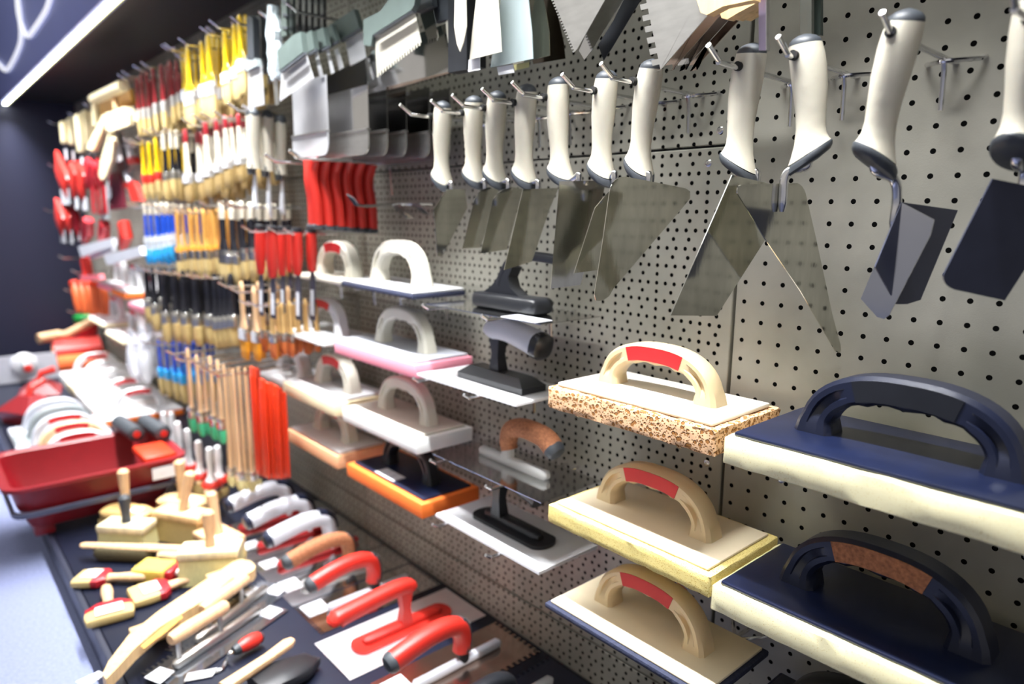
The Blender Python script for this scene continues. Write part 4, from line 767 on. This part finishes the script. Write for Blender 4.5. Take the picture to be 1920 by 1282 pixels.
for nm, mt, L_ in RK:
    for j, (xa, xb, ty, my, by) in enumerate(L_):
        Y = -.20+.012*j; T, B = atY((xa+xb)/2, ty, Y), atY((xa+xb)/2, my, Y); E_ = atY((xa+xb)/2, by, Y); r = (atY(xb, ty, Y)-atY(xa, ty, Y)).length*.42
        t = thing('filling_knife', '%s handled filling knife in the far left upper row, %s from its left' % (nm, ordl(j)), 'filling knife', T, group=nm+' filling knives')
        b, e = B-T, E_-T
        part('handle', MB().sweep([b*0, b*.06, b*.5, b*.9, b], [(r*.8, .010), (r, .012), (r*.9, .012), (r*.95, .012), (r*.6, .008)], n=12, up=(0, 1, 0), power=3), mt, t)
        part('blade', MB().box(-r, r, -.001, .001, e.z, b.z+.003), DKTOOL if mt is REDP else mt, t)
        if mt is REDP: part('sticker', MB().box(-r*.7, r*.7, -.002, -.0012, e.z*.92+b.z*.08, e.z*.15+b.z*.85), LABEL, t)
hang('wide_scraper', 'dark maroon wide scraper with a white tag, far left', 'scraper', [('blade', [(207, 326), (226, 322), (236, 390), (208, 394)], 0, ('slab', .012), mat('maroon', hexc('5c1424'), .4)), ('tag', [(200, 352), (208, 350), (209, 370), (201, 374)], -.01, ('slab', .002), LABEL), ('side_plate', [(200, 345), (206, 335), (206, 410), (188, 414)], -.004, ('slab', .003), GREYP)], -.17)
for i, (xa, xb, ty, my, by, mt) in enumerate([(105, 120, 388, 428, 456, REDP), (121, 134, 390, 428, 458, REDP), (134, 150, 396, 430, 452, CRIMSON)]):
    Y = -.20+.015*i; T, B = atY((xa+xb)/2, ty, Y), atY((xa+xb)/2, my, Y); E_ = atY((xa+xb)/2, by, Y); r = (atY(xb, ty, Y)-atY(xa, ty, Y)).length*.45; b, e = B-T, E_-T
    t = thing('filling_knife', 'red handled filling knife in the far left second row, %s from the end wall' % ordl(i), 'filling knife', T, group='second row red filling knives')
    part('handle', MB().sweep([b*0, b*.06, b*.5, b*.9, b], [(r*.8, .010), (r, .012), (r*.9, .012), (r*.95, .012), (r*.6, .008)], n=12, up=(0, 1, 0), power=3), mt, t)
    part('blade', MB().box(-r, r, -.001, .001, e.z, b.z+.003), DKTOOL, t)
    part('sticker', MB().box(-r*.6, r*.6, -.002, -.0012, e.z*.9+b.z*.1, e.z*.1+b.z*.9), LABEL, t)
for i, (hp, bp, Y, q) in enumerate([([(166, 412), (166, 432), (159, 452)], [(150, 462), (214, 446), (216, 460), (156, 482)], -.19, 'leftmost'), ([(196, 418), (195, 436), (190, 454)], [(168, 470), (212, 456), (214, 470), (172, 486)], -.17, 'middle'), ([(232, 418), (236, 440), (232, 465)], [(198, 478), (266, 462), (270, 478), (205, 497)], -.20, 'nearest')]):
    hang('smoothing_squeegee', 'red handled squeegee with a wide pale blue white bar, %s of three' % q, 'squeegee', [('handle', hp, 0, [(.030, .020), (.034, .022), (.014, .014)], CRIMSON if i < 2 else REDP), ('bar', bp, -.01, ('slab', .016), LGREY), ('neck', [hp[-1], (hp[-1][0], hp[-1][1]+12)], 0, .012, DGREY)], Y, 'wide squeegees')
hang('tapered_tool', 'red tapered tool hanging over bright pegs near the end wall', 'tool', [('body', [(160, 486), (163, 500), (166, 518)], 0, [(.045, .02), (.040, .02), (.034, .02)], REDP), ('foot', [(152, 516), (190, 514), (192, 524), (160, 526)], -.02, ('slab', .02), mat('pink_plastic', hexc('e2707a'), .4))], -.18)
for i in range(5):
    x = 140+12.5*i; hang('orange_handle', 'orange ribbed handle in the far left cluster, %s from the left' % ordl(i), 'handle', [('body', [(x, 532+i), (x+4, 548+i*1.6), (x+8, 572+i*3), (x+10, 584+i*3)], 0, [(.028, .02), (.034, .022), (.030, .02), (.02, .015)], mat('terracotta_plastic', hexc('d4602e'), .45)), ('cap', [(x-1, 529+i), (x, 534+i)], -.002, [(.03, .022), (.03, .022)], ORANGEP)], -.18+.012*i, 'orange ribbed handles')
for px, py, Y, q in [(92, 226, -.2, 'of the wooden scrapers'), (92, 306, -.22, 'of the bright red filling knives'), (84, 390, -.22, 'of the second row knives'), (112, 478, -.22, 'left of the squeegees'), (136, 505, -.22, 'of the red tapered handle'), (122, 540, -.22, 'of the orange handles'), (128, 580, -.20, 'below the orange handles'), (130, 210, -.20, 'above the wooden scrapers'), (158, 192, -.18, 'left of the wooden float')]:
    A = atY(px, py, Y); hook(A.x+.01, A.z-.016, -Y-.016, 'long bright peg hook '+q, 'far left hooks', small=True)
# floats hung far left
def wf(label, xc, y0, y1, z, w, pad, padt, bm_, hm, gm, nick):
    return float_(label, xc-w/2, xc+w/2, y0, y1, z, pad, padt, bm_, .005, hm, gm, hl=.14, hh=.09, inset=.006, w=.013, th=.0125, hooks=False)
for xc, zz, pad, q in [(-2.98, -.345, SP_PINK, 'leftmost, on a pink pad'), (-2.72, -.352, SP_ORANGE, 'middle one, on an orange pad'), (-2.46, -.382, SP_PINK, 'nearest, on a pink pad')]:
    float_('small white float with red grip, far left row, '+q, xc-.115, xc+.115, -.17, -.02, Z(zz), pad, .02, WHITEP, .006, WHITEP, REDG, hl=.14, hh=.09, inset=.006, w=.013, th=.0125, hooks=False)
for xc, zz, q in [(-3.05, -.505, 'farther one'), (-2.72, -.530, 'nearer one')]:
    float_('white float on a long white board under the small floats, '+q, xc-.15, xc+.15, -.20, -.02, Z(zz), SP_CREAM, .012, WHITEP, .008, WHITEP, REDG, hl=.16, hh=.085, inset=.004, w=.013, th=.0125, hooks=False)
for i, (x0, x1, ty, by, Y) in enumerate([(243, 262, 622, 716, -.22), (262, 282, 616, 722, -.20), (280, 293, 612, 706, -.17)]):
    a, b = atY(x0, ty, Y), atY(x1, by, Y); w_ = (b.x-a.x)/2; o = V(((a.x+b.x)/2, Y, a.z)); h = a.z-b.z
    t = thing('plastic_bag', 'clear plastic bag of small white parts, %s from the left' % ordl(i), 'plastic bag', o, group='clear plastic bags')
    part('bag', MB().sweep([(random.uniform(-.006, .006), 0, -h*k/6) for k in range(7)], [(w_*.9, .004), (w_, .012), (w_*1.02, .02), (w_, .024), (w_*1.03, .026), (w_, .022), (w_*.9, .006)], n=10, up=(0, 1, 0), power=3), mat('clear_bag', (.86, .87, .95), .15, var=.06, scale=40, bump=.7, bscale=60, alpha=.55), t, ang=25)
    part('contents', MB().sweep([(0, 0, -h*.45), (0, 0, -h*.6), (0, 0, -h*.93)], [(w_*.6, .008), (w_*.8, .014), (w_*.75, .014)], n=10, up=(0, 1, 0)), SP_WHITE, t)
    part('header_card', MB().box(-w_*.9, w_*.9, -.006, -.004, -h*.12, .012), LABEL, t)
# ================================================================== things on the table, from the far end
SIT = TZ+.0006
t = thing('plasterers_hawk', 'white square hawk with a central disc and grey red handle at the far left', 'hawk', (0, 0, 0))
hx = -3.45; c = [atX(x, y, hx) for x, y in ((-30, 672), (104, 660), (116, 742), (-20, 765))]
for p in c: p.z = max(p.z, TZ+.006)
part('plate', MB().prism(c, .006), LGREY, t)
cc = atX(48, 706, hx); cc.z = max(cc.z, TZ+.09); m_ = MB().lathe([(.052, .004), (.052, .012), (.045, .018), (.02, .02)], 24, ax='x'); m_.xf(Matrix.Translation(cc)); part('disc', m_, WHITEP, t)
m_ = MB().lathe([(.016, .018), (.016, .10), (.018, .13), (.016, .14), (.006, .143)], 14, ax='x'); m_.xf(Matrix.Translation(cc)); part('handle', m_, GREYP, t)
m_ = MB().lathe([(.0165, .12), (.0185, .132), (.0165, .143), (.004, .146)], 14, ax='x'); m_.xf(Matrix.Translation(cc)); part('end_cap', m_, REDP, t)
# row of white floats lying on the table
for i in range(5):
    xc = -2.52-.185*i; lab = ['orange rubber white topped float with red grip, lying nearest', 'white float with red grip behind the orange edged one', 'plain white float, third in the far row on the table', 'white float with a cream pad, fourth in the far row', 'white float farthest in the row, against the orange roller'][i]
    f = float_(lab, -.14, .14, -.083, .083, 0, SP_ORANGE if i == 0 else SP_CREAM if i == 3 else SP_WHITE, .022+.006*i, WHITEP, .006, WHITEP, REDG if i in (0, 1, 4) else None, hl=.16, hh=.075, inset=.002, w=.013, th=.0125, hooks=False)
    f.location = (xc, -.175, SIT); f.rotation_euler.z = PI/2
def cyl(name, label, cat, P, Q, r, mt, endm, handle=None):
    t = thing(name, label, cat, P); d = Q-P
    part('sleeve', MB().sweep([d*0, d*.02, d*.98, d*1], [(r*.8, r*.8), (r, r), (r, r), (r*.8, r*.8)], n=14), mt, t)
    part('core_end', MB().sweep([d*-.02, d*1.02], r*.45, n=10), endm, t)
    if handle: part('handle', MB().sweep([d*.5+V((0, 0, r)), d*.5+V((.02, -.03, r*2.2)), d*.5+V((.06, -.05, r*2.4))], .009, n=8), handle, t)
    return t
OROLL = mat('orange_fleece', hexc('ea6a34'), .9, var=.1, bump=.5, bscale=300)
cyl('paint_roller', 'orange paint roller lying at the far end of the table', 'paint roller', V((-3.55, -.29, TZ+.046)), V((-3.52, -.07, TZ+.046)), .045, OROLL, WHITEP)
cyl('paint_roller', 'red paint roller with a pale wooden end, by the end wall', 'paint roller', V((-3.80, -.27, TZ+.056)), V((-3.78, -.05, TZ+.056)), .055, REDP, PALEW)
cyl('paint_roller', 'second red paint roller, closest to the end wall', 'paint roller', V((-3.95, -.25, TZ+.056)), V((-3.94, -.03, TZ+.056)), .055, REDP, PALEW)
t = thing('wooden_mallet', 'pale wooden stick handle poking up above the red rollers', 'mallet', (-3.86, -.16, TZ+.115))
part('handle', MB().sweep([(-.03, -.11, .025), (.0, -.03, .03), (.02, .10, .10)], [(.02, .02), (.022, .022), (.02, .02)], n=12), PALEW, t)
part('head', MB().sweep([(0, -.16, .022), (-.03, -.06, .028)], .026, n=12), PALEW, t)
t = thing('paint_tub', 'small red tub with a green lid near the end wall', 'tub', (-3.99, .0-.075, TZ+.115))
part('body', MB().lathe([(.05, .0), (.055, .05), (.056, .075)], 18), CRIMSON, t); part('lid', MB().lathe([(.058, .074), (.06, .078), (.06, .105), (.056, .11), (.03, .112)], 18), GREENP, t)
t['label'] = 'small red tub with a green lid, above the orange roller'
# red scoops, grey floats
for i, (x, y, rz, lab) in enumerate([(-2.72, -.50, .5, 'red plastic scoop at the left edge of the table, nearer the floor'), (-2.98, -.435, -.2, 'second red plastic scoop, nearer the wall')]):
    t = thing('red_scoop', lab, 'scoop', (x, y, SIT), rz)
    m_ = MB(); m_.rings([[V((-.07, -.06, 0)), V((.07, -.06, 0)), V((.07, .06, 0)), V((-.07, .06, 0))], [V((-.085, -.075, .05)), V((.085, -.075, .05)), V((.085, .075, .05)), V((-.085, .075, .05))], [V((-.03, -.02, .10)), V((.03, -.02, .10)), V((.03, .02, .10)), V((-.03, .02, .10))]])
    part('body', m_, TRAYRED, t); part('handle', MB().sweep([(-.0, -.0, .095), (.0, .01, .125), (.0, .06, .14)], .014, n=10), REDP, t)
for i, (x, y, b_, g, lab) in enumerate([(-2.52, -.45, LGREY, None, 'grey float with a plain handle, farthest of the group left of the red tray'), (-2.40, -.45, GREYP, None, 'dark grey float, second of the group left of the red tray'), (-2.28, -.455, LGREY, REDG, 'light float with a red line, third of the group left of the red tray'), (-2.155, -.455, BEIGEP, REDG, 'beige sided float, fourth of the group left of the red tray'), (-2.03, -.46, WHITEP, REDG, 'white float nearest the red tray')]):
    f = float_(lab, -.14, .14, -.055, .055, 0, SP_WHITE, .016, b_, .006, b_, g, hl=.17, hh=.085, inset=.001, w=.013, th=.013, hooks=False); f.location = (x, y, SIT); f.rotation_euler.z = PI/2
# red wash tray with rollers and a grid
t = thing('wash_tray', 'deep red plastic wash tray with grey band at the table edge', 'tray', (-1.675, -.49, TZ))
def rr(hx, hy, z, r, n=5, cx=0, cy=0): return [V((cx+sx*(hx-r)+r*math.cos(a), cy+sy*(hy-r)+r*math.sin(a), z)) for sx, sy, a0 in ((1, 1, 0), (-1, 1, PI/2), (-1, -1, PI), (1, -1, 1.5*PI)) for a in [a0+PI/2*k/n for k in range(n+1)]]
tr = [rr(.125, .155, .028, .03), rr(.15, .178, .085, .035), rr(.160, .190, .142, .04), rr(.172, .202, .146, .045), rr(.172, .202, .139, .045)]
part('shell', MB().rings([rr(.118, .148, .034, .03), rr(.143, .171, .087, .035), rr(.154, .184, .143, .04), rr(.160, .190, .147, .04), rr(.174, .204, .147, .045), rr(.174, .204, .138, .045), rr(.158, .188, .136, .04), rr(.147, .176, .085, .035), rr(.122, .152, .026, .03)], caps=False), TRAYRED, t)
part('floor', MB().rings([rr(.122, .152, .026, .03), rr(.119, .149, .034, .03)]), TRAYRED, t)
part('band', MB().rings([rr(.156, .185, .066, .036), rr(.160, .189, .068, .036), rr(.162, .191, .080, .036), rr(.156, .185, .082, .036), rr(.152, .181, .080, .036), rr(.150, .179, .068, .036)], caps=False), mat('slate_plastic', hexc('55596c'), .45), t)
for sx, sy in ((1, 1), (1, -1), (-1, 1), (-1, -1)): part('foot', MB().box(sx*.095-.022, sx*.095+.022, sy*.125-.022, sy*.125+.022, .001, .03, bev=.005), TRAYRED, t)
part('sticker', MB().box(.1755, .1765, .11, .17, .10, .132), LABEL, t)
part('grid', MB().box(.02, .15, .10, .18, .135, .155, bev=.006), ORANGEP, t)
for i, (x, y) in enumerate([(-1.80, -.375), (-1.76, -.315)]):
    cyl('squeeze_roller', ['charcoal squeeze roller across the red tray, the front one', 'charcoal squeeze roller across the red tray, the rear one'][i], 'roller', V((x-.06, y, TZ+.172)), V((x+.10, y+.01, TZ+.172)), .022, DGREY, REDP)
# ------------------------------------------------------------------ brushes on the table
def block_brush(label, x, y, rz, bl, bw, bh, wm, bmat, stick=None, top=.075, oval=False, lean=(0, 0)):
    t = thing('block_brush', label, 'block brush', (x, y, SIT), rz)
    m_ = MB(); m_.box(-bl/2*.94, bl/2*.94, -bw/2*.9, bw/2*.9, bh*.3, bh, sub=.012, jit=.0008)
    m_.rings([[V((-bl/2*.99, -bw/2*.97, 0)), V((bl/2*.99, -bw/2*.97, 0)), V((bl/2*.99, bw/2*.97, 0)), V((-bl/2*.99, bw/2*.97, 0))], [V((-bl/2*.93, -bw/2*.88, bh)), V((bl/2*.93, -bw/2*.88, bh)), V((bl/2*.93, bw/2*.88, bh)), V((-bl/2*.93, bw/2*.88, bh))]])
    part('bristles', m_, bmat, t)
    if oval: part('block', MB().rings([rr(bl/2*.96, bw/2*.96, bh, bw*.44), rr(bl/2*1.04, bw/2*1.04, bh+.006, bw*.48), rr(bl/2*1.04, bw/2*1.04, bh+.018, bw*.48), rr(bl/2*.9, bw/2*.9, bh+.024, bw*.42)]), wm, t)
    else: part('block', MB().box(-bl/2, bl/2, -bw/2, bw/2, bh, bh+.020, bev=.005), wm, t)
    z0 = bh+.02; lx, ly = lean
    part('handle', MB().sweep([(0, 0, z0-.002), (lx*.3, ly*.3, z0+top*.3), (lx*.7, ly*.7, z0+top*.7), (lx, ly, z0+top), (lx*1.02, ly*1.02, z0+top+.006)], [(.011, .011), (.0095, .0095), (.012, .012), (.0135, .0135), (.008, .008)], n=12, up=(1, 0, 0)), stick or PALEW, t)
    part('sticker', MB().box(bl*.12, bl*.38, -bw*.3, bw*.25, bh+.0205, bh+.0212) if not oval else MB().box(bl*.12, bl*.34, -bw*.25, bw*.2, bh+.0245, bh+.0252), LABEL, t)
    return t
block_brush('pale block brush with straw bristles and a short black handle', -1.365, -.475, .75, .118, .060, .042, PINE2, BRISTLEW, stick=DGREY, top=.06)
block_brush('round ended block brush with upright wooden handle, behind the black handled one', -1.455, -.455, .62, .13, .062, .035, MIDW, BRISTLE, top=.10, oval=True)
block_brush('round ended block brush with a red white sticker, nearest the red tray', -1.435, -.330, .62, .13, .062, .035, PINEW, BRISTLE, top=.10, oval=True)
block_brush('wooden block brush with straw bristles and leaning handle in the middle of the group', -1.318, -.362, .55, .14, .06, .055, PINEW, BRISTLE, top=.09, lean=(.02, .012))
block_brush('tan wooden block brush with leaning handle close to the white ring brushes', -1.190, -.322, .2, .115, .07, .030, PALEW, BRISTLE, top=.09, lean=(-.02, .0))
block_brush('big block brush with long straw bristles, nearest the white handled trowels', -1.080, -.375, 1.0, .126, .060, .058, PINE2, BRISTLEW, top=.075)
def hand_brush(label, P, Q, b0, b1):
    P, Q = V(P), V(Q); t = thing('hand_brush', label, 'hand brush', P); d = Q-P; s_ = d.cross(V((0, 0, 1))).normalized()
    part('handle', MB().sweep([d*k for k in (0, .03, .3, .6, .95, 1)], [(.006, .005), (.010, .006), (.011, .007), (.013, .008), (.012, .008), (.007, .006)], n=12), PALEW, t)
    part('bristles', MB().sweep([d*k+V((0, 0, -.015)) for k in (b0, b0+.05, b1-.05, b1)], [(.010, .012), (.016, .018), (.016, .018), (.008, .012)], n=12, power=3), BRISTLED, t)
    return t
hand_brush('long wooden hand brush with dark bristles lying in front of the block brushes', (-1.365, -.570, SIT+.033), (-1.17, -.375, SIT+.033), .12, .62)
hand_brush('second dark bristled hand brush half hidden by the big block brush', (-1.205, -.449, SIT+.033), (-1.125, -.375, SIT+.033), .0, .45)
def table_brush(label, P, Q, head, W, T, ferr, mt=BRISTLE):
    """P handle end, Q bristle tip, on the table"""
    P, Q = V((*P, SIT+.011)), V((*Q, SIT+.011)); d = Q-P; L = d.length; t = thing('wall_brush', label, 'paint brush', P, rz=math.atan2(d.y, d.x)); h = L*(1-head)
    part('handle', MB().sweep([(0, 0, .002), (.006, 0, .003), (h*.35, 0, .003), (h*.75, 0, .002), (h*.95, 0, .001), (h, 0, 0)], [(.006, .006), (.010, .009), (.012, .010), (.009, .008), (.012, .009), (.013, .009)], n=12), PALEW, t)
    part('ferrule', MB().sweep([(h-.002, 0, 0), (h+.010, 0, 0), (h+.022, 0, 0)], [(W*.30, T), (W*.5, T), (W*.5, T)], n=14, power=4), ferr, t)
    part('bristles', MB().sweep([(h+.021, 0, 0), (h+(L-h)*.6, 0, 0), (L*.985, 0, -.001), (L, 0, -.001)], [(W*.49, T*.95), (W*.52, T*.95), (W*.48, T*.8), (W*.38, T*.5)], n=16, power=4), mt, t)
    part('sticker', MB().box(h+.016, h+.05, -W*.28, W*.28, T+.0002, T+.0009), LABEL, t)
table_brush('flat wooden handled brush with maroon ferrule at the table edge, bristles to the left', (-1.155, -.487), (-1.250, -.600), .44, .060, .0105, CRIMSON)
table_brush('flat wooden handled brush nearest the aisle, bristles towards the wooden darby', (-1.165, -.562), (-1.030, -.582), .42, .085, .0105, CRIMSON)
table_brush('flat wooden handled brush pointing at the big block brush, third of the flat ones', (-1.085, -.365), (-1.090, -.535), .42, .075, .0105, CRIMSON)
t = thing('sponge_brush', 'small yellow sponge brush with a red back between the wall brushes', 'sponge brush', (-1.165, -.462, SIT), .75)
part('sponge', MB().box(-.045, .03, -.030, .030, 0, .030, bev=.006, sub=.012, jit=.0006), SP_YDARK, t); part('back', MB().box(.0305, .046, -.028, .028, .002, .028, bev=.004), CRIMSON, t); part('handle', MB().sweep([(.045, 0, .014), (.07, 0, .016), (.095, .006, .02)], [(.010, .009), (.008, .008), (.010, .010)], n=10), WHITEP, t)
# ------------------------------------------------------------------ wooden darby and wooden handled trowels
t = thing('wooden_darby', 'long pale wooden darby with two slots, pointed end at the bottom of the photo', 'darby', (0, 0, 0))
dz = TZ+.046
dpx = [(193, 1275), (205, 1250), (243, 1200), (300, 1154), (440, 1060), (452, 1057), (470, 1060), (480, 1070), (476, 1078), (462, 1086), (420, 1112), (300, 1186), (252, 1228), (222, 1262), (200, 1285)]
part('board', MB().prism([atZ(x, y, dz) for x, y in dpx], .022), PINEW, t)
for px in ([(264, 1211), (300, 1180), (338, 1152), (343, 1158), (310, 1186), (270, 1216)], [(373, 1135), (410, 1104), (437, 1082), (442, 1086), (415, 1110), (380, 1139)]):
    part('slot', MB().prism([atZ(x, y, dz+.0115) for x, y in px], .0012), OCHREW, t)
a, b = atZ(225, 1245, TZ), atZ(455, 1072, TZ); d = (b-a)
for k in (.2, .8): p_ = a+d*k; part('foot', MB().box(p_.x-.012, p_.x+.012, p_.y-.03, p_.y+.03, TZ+.001, dz-.010, bev=.003), PINEW, t)
def tt(label, xc, yc, **k):
    k.setdefault('footm', LGREY)
    return smoother(label, (xc, yc, SIT+k.pop('dz', 0)), k.pop('rz', -PI/2), **k)
PLY = mat('clear_sheet', (.30, .32, .36), .12, .9, var=.06)
WH = dict(neckm=LGREY, grip=LGREY, cap=NAVYP, gl=.150, gh=.088, gr=.0195, nx=-.030, extra='pad', footm=REDG, footL=.20, plate=STEEL2)  # red foot colour stands in for labels and reflections under the grip
tt('steel trowel with a white and navy grip, farthest of three on the table', -1.270, -.150, W=.10, **WH)
tt('steel trowel with a white and navy grip, middle of three on the table', -1.148, -.150, W=.115, sticker=(.085, .125, -.05, -.01), **WH)
tt('steel trowel with a white and navy grip, nearest of three on the table', -1.030, -.150, W=.115, sticker=(.085, .125, -.05, -.01), **WH)
tt('steel trowel with a cork grip lying beside the white gripped ones', -.918, -.150, W=.115, grip=CORK, cap=DGREY, gl=.145, gh=.082, gr=.0165, nx=-.02, neckm=DGREY, footm=CLEARP, extra='spine', sticker=(.088, .128, -.05, 0))
tt('notched steel trowel with red grip beside the cork one', -.797, -.150, W=.118, notch=.0045, sides='lr', grip=REDP, cap=DGREY, gl=.142, gh=.085, gr=.0165, nx=-.012, extra='spine', plate=STEEL2, sticker=(.085, .132, -.052, -.005))
tt('smooth steel trowel with an all red plastic handle and red foot', -.650, -.162, L=.30, W=.135, plate=WHSTEEL, foot='flat', footm=REDP, footL=.215, neckm=REDP, grip=REDP, cap=None, style='straight', gh=.082, gl=.150, gr=.0150, nx=-.005, sticker=(.09, .135, -.06, -.015))
tt('square notched steel trowel with red grip, nearest the bottom of the photo', -.490, -.150, W=.125, notch=.0065, sides='lt', grip=REDP, cap=DGREY, gl=.148, gh=.085, gr=.0175, nx=-.010, extra='spine', plate=WARMREFL, sticker=(.088, .135, -.05, .0))
tt('dark notched steel trowel lying against the wall right of the red gripped ones', -.352, -.150, W=.11, notch=.006, sides='b', grip=BLACKP, cap=DGREY, gl=.14, gh=.060, gr=.0150, nx=-.0, footm=CLEARP, plate=NAVYP, sticker=(.05, .09, -.03, .02))
for i, (xc, yc, an, lab) in enumerate([(-.905, -.392, -60, 'toothed trowel with a wooden grip on two posts, nearest the darby'), (-.842, -.440, -67, 'toothed trowel with a wooden grip beside the red handled jointer')]):
    tt(lab, xc, yc, rz=math.radians(an), L=.26, W=.088, grip=PALEW, cap=None, gl=.125, gh=.060, gr=.0125, nx=-.030+.022*i, neckm=SATIN, footm=SATIN, footL=.20, plate=PLY, pt=.0012, notch=.005, sides='b', style='posts', sticker=(-.125, -.09, .0, .035), dz=.0002+.0016*i)
t = thing('pointing_trowel', 'small jointing trowel with a red grip and cranked steel neck', 'trowel', (-.755, -.42, SIT+.016))
a, b = atZ(490, 1192, TZ+.02), atZ(446, 1216, TZ+.02); o = V(t.location)
part('grip', MB().sweep([a-o, a*.7+b*.3-o, a*.3+b*.7-o, b-o], [(.009, .009), (.0135, .0135), (.013, .013), (.009, .009)], n=14), REDP, t)
part('end_cap', MB().sweep([a-o-(b-a)*.05, a-o+(b-a)*.08], [(.007, .007), (.0118, .0118)], n=14), DGREY, t); part('collar', MB().sweep([b-o-(b-a)*.05, b-o+(b-a)*.18], [(.0105, .0105), (.008, .008)], n=12), DGREY, t)
c_ = [atZ(x, y, TZ+z_) for x, y, z_ in ((440, 1220, .02), (430, 1226, .02), (424, 1240, .006), (416, 1254, .004), (402, 1260, .003))]
part('neck', MB().sweep(bez([p-o for p in c_], 4), .0035, n=8), CHROME, t)
part('blade', MB().prism([atZ(x, y, TZ+.003)-o for x, y in ((408, 1252), (398, 1268), (345, 1278), (352, 1262))], .0015), WHSTEEL, t)
t = thing('wooden_handled_brush', 'black brush with a long wooden handle at the bottom edge of the photo', 'brush', (-.66, -.42, SIT+.02))
o = V(t.location); a, b, c = atZ(548, 1200, TZ+.035), atZ(505, 1232, TZ+.035), atZ(418, 1290, TZ+.035)
part('handle', MB().sweep([a-o, a*.8+b*.2-o, b-o, c-o], [(.007, .005), (.0115, .007), (.010, .007), (.012, .008)], n=12, power=3), PALEW, t)
part('head', MB().sweep([atZ(x, y, TZ+.016)-o for x, y in ((480, 1290), (520, 1268), (575, 1248), (592, 1250))], [(.03, .012), (.035, .014), (.03, .013), (.02, .008)], n=14, power=3), BLACKP, t)
t = thing('price_card', 'white price card lying at the left bottom edge of the table', 'card', (0, 0, 0)); part('card', MB().prism([atZ(x, y, TZ+.002) for x, y in ((142, 1278), (185, 1258), (198, 1264), (160, 1290))], .0012), LABEL, t)
for i, px in enumerate([[(452, 1108), (478, 1100), (500, 1106), (474, 1126)], [(270, 1270), (300, 1250), (328, 1258), (300, 1282)]]):
    t = thing('price_card', ['white price card between the darby and the notched trowels', 'white price card below the toothed wooden gripped trowels'][i], 'card', (0, 0, 0)); part('card', MB().prism([atZ(x, y, TZ+.009) for x, y in px], .001), LABEL, t)
# ================================================================== light
def area(name, loc, rot, sx, sy, power, col):
    l = bpy.data.lights.new(name, 'AREA'); l.shape = 'RECTANGLE'; l.size = sx; l.size_y = sy; l.energy = power; l.color = col
    o = bpy.data.objects.new(name, l); COL.objects.link(o); o.location = loc; o.rotation_euler = rot; return o
area('strip_light', (-1.95, -0.312, CANZ-.05), (0, 0, 0), 4.3, .025, 76, (0.97, 0.98, 1.0)).data.spread = math.radians(88)
area('hall_light_left', (-3.0, -2.6, 3.0), (math.radians(-40), 0, 0), 3.4, 1.6, 80, (0.94, 0.96, 1.0))
area('hall_light_near', (0.4, -2.4, 2.8), (math.radians(-38), 0, 0), 1.6, 1.0, 4, (1.0, 0.97, 0.9))
area('aisle_light', (-3.0, -1.15, 3.4), (0, 0, 0), 3.5, .7, 26, (0.93, 0.95, 1.0))
w = bpy.data.worlds.new('world'); sc.world = w; w.use_nodes = True
bg = w.node_tree.nodes['Background']; tc = w.node_tree.nodes.new('ShaderNodeTexCoord'); sp = w.node_tree.nodes.new('ShaderNodeSeparateXYZ')
rp = w.node_tree.nodes.new('ShaderNodeValToRGB'); w.node_tree.links.new(tc.outputs['Generated'], sp.inputs[0])
w.node_tree.links.new(sp.outputs['Z'], rp.inputs[0]); w.node_tree.links.new(rp.outputs[0], bg.inputs[0])
el = rp.color_ramp.elements; el[0].position = 0.0; el[0].color = (0.30, 0.30, 0.34, 1); el[1].position = 1.0; el[1].color = (0.42, 0.43, 0.45, 1)
e2 = el.new(.12); e2.color = (0.62, 0.58, 0.53, 1); e3 = el.new(.45); e3.color = (0.55, 0.54, 0.53, 1)
bg.inputs[1].default_value = 1.05
